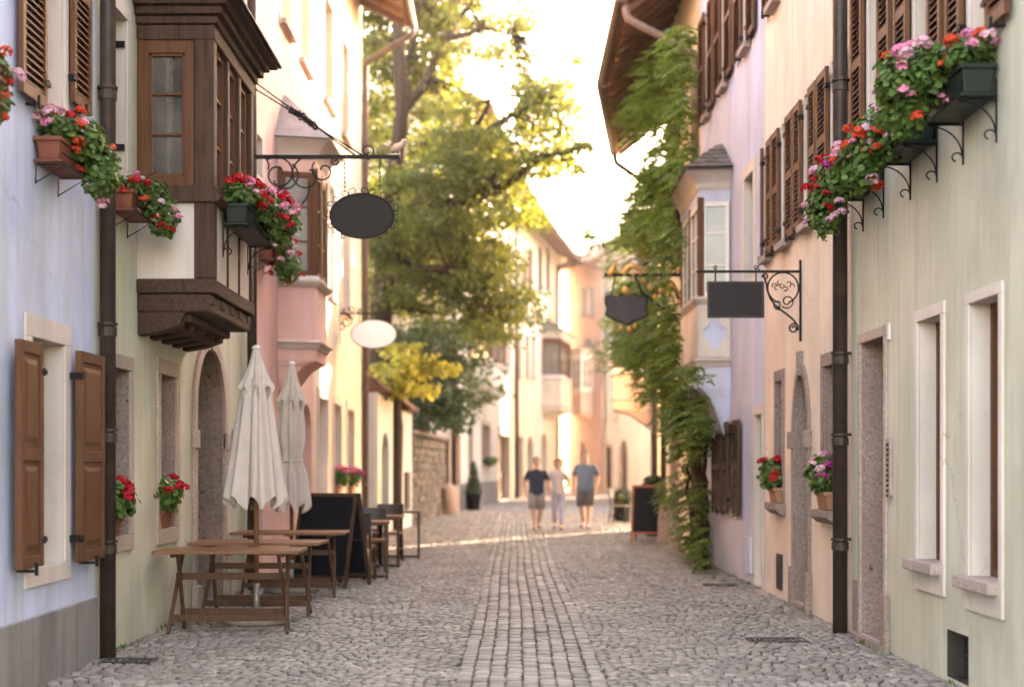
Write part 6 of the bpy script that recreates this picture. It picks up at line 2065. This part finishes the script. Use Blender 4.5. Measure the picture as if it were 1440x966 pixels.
def person(label, loc, height, shirt, bottom, longleg, female, stride, hair, bulk=1.0, armbend=0.0, turn=0.0):
    root = thing('person', label, 'person', loc, 'three people strolling side by side')
    k = height / 1.75
    f = lambda x, y_, z_: (x * k, y_ * k, z_ * k)
    sw = 0.165 if female else 0.19
    hw_ = 0.095
    st = stride
    # skeleton: facing -Y
    J = {}
    J['pel'] = f(0, 0, 0.93); J['wai'] = f(0, 0.0, 1.08); J['che'] = f(0, -0.005, 1.28); J['nb'] = f(0, 0.0, 1.45); J['nk'] = f(0, -0.012, 1.52)
    J['h0'] = f(0, -0.03, 1.575); J['h1'] = f(0, -0.02, 1.64); J['h2'] = f(0, -0.010, 1.70); J['h3'] = f(0, -0.004, 1.738)
    for s, sg in (('l', 1), ('r', -1)):
        ph = st * sg
        J['sh' + s] = f(sg * sw, 0, 1.41); J['el' + s] = f(sg * (sw + 0.085), 0.04 - ph * 0.12, 1.14)
        J['wr' + s] = f(sg * (sw + 0.075 - armbend * 0.06), -0.05 - ph * 0.16 - armbend * 0.2, 0.90 + armbend * 0.12); J['pa' + s] = f(sg * (sw + 0.07 - armbend * 0.09), -0.075 - ph * 0.17 - armbend * 0.25, 0.83 + armbend * 0.13)
        J['hi' + s] = f(sg * hw_, 0, 0.88); lift = max(0.0, ph) * 0.10; J['kn' + s] = f(sg * 0.098, -0.03 + ph * 0.10, 0.49 - lift * 0.3); J['an' + s] = f(sg * 0.088, 0.03 + ph * 0.42, 0.085 + lift); J['to' + s] = f(sg * 0.11, -0.11 + ph * 0.36, 0.035)
    B = bulk
    rad = {'pel': (0.135 * B, 0.105 * B), 'wai': (0.125 * B * (0.86 if female else 1), 0.10 * B), 'che': (0.145 * B * (0.88 if female else 1), 0.105 * B), 'nb': 0.058, 'nk': 0.050, 'h0': (0.068, 0.080), 'h1': (0.086, 0.102), 'h2': (0.074, 0.088), 'h3': (0.048, 0.058)}
    for s in 'lr':
        rad.update({'sh' + s: 0.044, 'el' + s: 0.047, 'wr' + s: 0.032, 'pa' + s: (0.032, 0.018), 'hi' + s: 0.09 * B, 'kn' + s: 0.064, 'an' + s: 0.042, 'to' + s: (0.04, 0.022)})
    names = list(J)
    idx = {n: i for i, n in enumerate(names)}
    edges = [('pel', 'wai'), ('wai', 'che'), ('che', 'nb'), ('nb', 'nk'), ('nk', 'h0'), ('h0', 'h1'), ('h1', 'h2'), ('h2', 'h3')]
    for s in 'lr':
        edges += [('nb', 'sh' + s), ('sh' + s, 'el' + s), ('el' + s, 'wr' + s), ('wr' + s, 'pa' + s), ('pel', 'hi' + s), ('hi' + s, 'kn' + s), ('kn' + s, 'an' + s), ('an' + s, 'to' + s)]
    nodes = [(J[n], tuple(v * k for v in rad[n]) if isinstance(rad[n], tuple) else rad[n] * k) for n in names]
    E = [(idx[a], idx[b_]) for a, b_ in edges]
    # fingers
    for s, sg in (('l', 1), ('r', -1)):
        p = Vector(J['pa' + s])
        for i in range(5):
            if i < 4:
                o_ = Vector((-sg * 0.004, (-0.027 + 0.018 * i), -0.028)) * k
                t1_ = p + o_ + Vector((-sg * 0.006, -0.002, -0.035)) * k
                t2_ = t1_ + Vector((-sg * 0.012, 0.006, -0.026 + 0.004 * abs(i - 1.4))) * k
                pts = [p + o_, t1_, t2_]
            else:
                pts = [p + Vector((-sg * 0.01, -0.028, 0.008)) * k, p + Vector((-sg * 0.018, -0.05, -0.018)) * k, p + Vector((-sg * 0.02, -0.052, -0.042)) * k]
            last = idx['pa' + s]
            for q_ in pts:
                nodes.append((tuple(q_), 0.0085 * k)); E.append((last, len(nodes) - 1)); last = len(nodes) - 1
    ensure_skin('body', nodes, E, 'skin', root)
    for s, sg in (('l', 1), ('r', -1)):
        J['sl' + s] = tuple(Vector(J['sh' + s]).lerp(Vector(J['el' + s]), 0.72)); J['mt' + s] = tuple(Vector(J['hi' + s]).lerp(Vector(J['kn' + s]), 0.92))
        J['cf' + s] = tuple(Vector(J['kn' + s]).lerp(Vector(J['an' + s]), 0.88))
    def loft(q, rings, n=24):
        """closed stack of ellipses: (x, y, z, rx, ry), scaled to the figure"""
        k0 = len(q.v)
        for (x, y_, z_, rx, ry) in rings:
            for j_ in range(n):
                a_ = 2 * math.pi * j_ / n
                wr_ = 1 + 0.025 * math.sin(3 * a_ + z_ * 31) + 0.015 * math.sin(7 * a_ + z_ * 50)
                q.v.append(Vector((x + rx * wr_ * math.cos(a_), y_ + ry * wr_ * math.sin(a_), z_)) * k)
        for r_ in range(len(rings) - 1):
            for j_ in range(n):
                a_, b_ = k0 + r_ * n + j_, k0 + r_ * n + (j_ + 1) % n
                q.f.append((a_, b_, b_ + n, a_ + n))
        q.f.append(tuple(k0 + j_ for j_ in range(n - 1, -1, -1))); q.f.append(tuple(k0 + (len(rings) - 1) * n + j_ for j_ in range(n)))
    ww = 0.88 if female else 1.0
    q = MB()
    loft(q, [(0, 0, 0.85, .178 * B, .135 * B), (0, 0, 0.93, .172 * B, .137 * B), (0, -.004 * B, 1.03, .160 * B * ww, .132 * B), (0, -.006, 1.14, .164 * B * ww, .128 * B), (0, -.008, 1.26, .182 * B * ww, .130 * B), (0, 0, 1.35, .192 * B * ww, .118 * B), (0, 0, 1.40, .182 * B * ww, .102), (0, 0, 1.435, .160 * ww, .088), (0, .002, 1.465, .115, .078), (0, 0.0, 1.495, .068, .066)])
    for s, sg in (('l', 1), ('r', -1)):
        a, e = Vector(J['sh' + s]) / k, Vector(J['sl' + s]) / k
        loft(q, [(a.x - sg * .045, a.y, a.z + .036, .03, .045), (a.x - sg * 0.02, a.y, a.z + 0.020, .052 * B, .060 * B), (a.x + sg * 0.002, a.y, a.z - 0.02, .058 * B, .064 * B), ((a.x + e.x) / 2, (a.y + e.y) / 2, (a.z + e.z) / 2, .058 * B, .062 * B), (e.x, e.y, e.z, .061 * B, .064 * B)], 16)
    o = q.build('shirt', shirt, None, smooth=True); o.parent = root
    q = MB()
    loft(q, [(0, 0, 0.80, .15 * B, .115 * B), (0, 0, 0.86, .172 * B, .13 * B), (0, 0, 0.95, .165 * B, .13 * B), (0, 0, 1.0, .158 * B * ww, .122 * B)])
    for s, sg in (('l', 1), ('r', -1)):
        h_, kn, cf, mt = (Vector(J[x + s]) / k for x in ('hi', 'kn', 'cf', 'mt'))
        if longleg:
            loft(q, [(h_.x, h_.y, .90, .095, .11), (h_.x, h_.y * .8, .78, .094, .105), (kn.x, kn.y, kn.z, .070, .075), ((kn.x + cf.x) / 2, (kn.y + cf.y) / 2, (kn.z + cf.z) / 2, .064, .068), (cf.x, cf.y, cf.z, .060, .066)], 16)
        else:
            loft(q, [(h_.x, h_.y, .90, .10 * B, .115 * B), (h_.x, h_.y, .78, .103 * B, .115 * B), (mt.x, mt.y, mt.z, .098 * B, .104 * B)], 16)
    o = q.build('trousers' if longleg else 'shorts', bottom, None, smooth=True); o.parent = root
    for s in 'lr':
        a, t = Vector(J['an' + s]), Vector(J['to' + s])
        ensure_skin('shoe', [(tuple(a + Vector((0, 0.03, -0.035)) * k), 0.046 * k), (tuple(a.lerp(t, 0.5) + Vector((0, 0, -0.012)) * k), 0.047 * k), (tuple(t), (0.045 * k, 0.03 * k))], [(0, 1), (1, 2)], 'shoe', root)
    hd = Vector(J['h1'])
    q = MB()
    q.lathe([(max(0.004, math.sin(math.pi * i_ / 14)), -math.cos(math.pi * i_ / 14)) for i_ in range(15)], n=24)
    low = -0.13 if female else -0.075
    rx, ry, rz_ = (0.108, 0.122, 0.128) if female else (0.094, 0.108, 0.108)
    pts_ = [Vector((v.x * rx, v.y * ry + 0.012, v.z * rz_ + 0.028)) for v in q.v]
    if female: pts_ = [Vector((p_.x, p_.y, p_.z * (1.55 if p_.z < 0 else 1))) for p_ in pts_]
    q.f = [f_ for f_ in q.f if all((pts_[i_].y > (0.005 if pts_[i_].z < 0.055 else -0.075 - (pts_[i_].z - 0.055))) and pts_[i_].z > low for i_ in f_)]
    q.v = [(p_ * k) + hd for p_ in pts_]
    o = q.build('hair', hair, None, smooth=True); o.parent = root
    sd = o.modifiers.new('thick', 'SOLIDIFY'); sd.thickness = 0.012; sd.offset = -1
    q = MB()
    for sg in (-1, 1):
        c = hd + Vector((sg * 0.03, -0.082, 0.0)) * k
        q.lathe([(0.001, -0.008 * k), (0.010 * k, -0.003 * k), (0.010 * k, 0.004 * k), (0.001, 0.008 * k)], tuple(c), 8)
    o = q.build('eye', 'eye', None); o.parent = root
    q = MB(); c = hd + Vector((0, -0.085, -0.02)) * k
    q.tube([c + Vector((0, 0.0, 0.022)) * k, c + Vector((0, -0.022, -0.014)) * k, c + Vector((0, 0.004, -0.024)) * k], [0.006 * k, 0.013 * k, 0.008 * k], 8); o = q.build('nose', 'skin', None, smooth=True); o.parent = root
    root.rotation_euler.z = R(turn)
    return root
person('man in a navy t-shirt and grey shorts, walking on the side of the rubble wall', (0.58, 33.4, 0), 1.70, 'navy', 'greyshort', False, False, 0.55, 'hairg', 1.1, 0.0, 9)
person('woman in a white top and lavender trousers walking between the two men', (1.09, 33.6, 0), 1.66, 'whitetop', 'lavtrous', True, True, -0.55, 'hairb', 1.0, 1.0, -6)
person('tallest of the three walkers, a man in a blue polo shirt and dark shorts', (1.76, 34.0, 0), 1.86, 'bluegrey', 'dkshort', False, False, -0.5, 'hairg', 1.18, 0.3, -14)
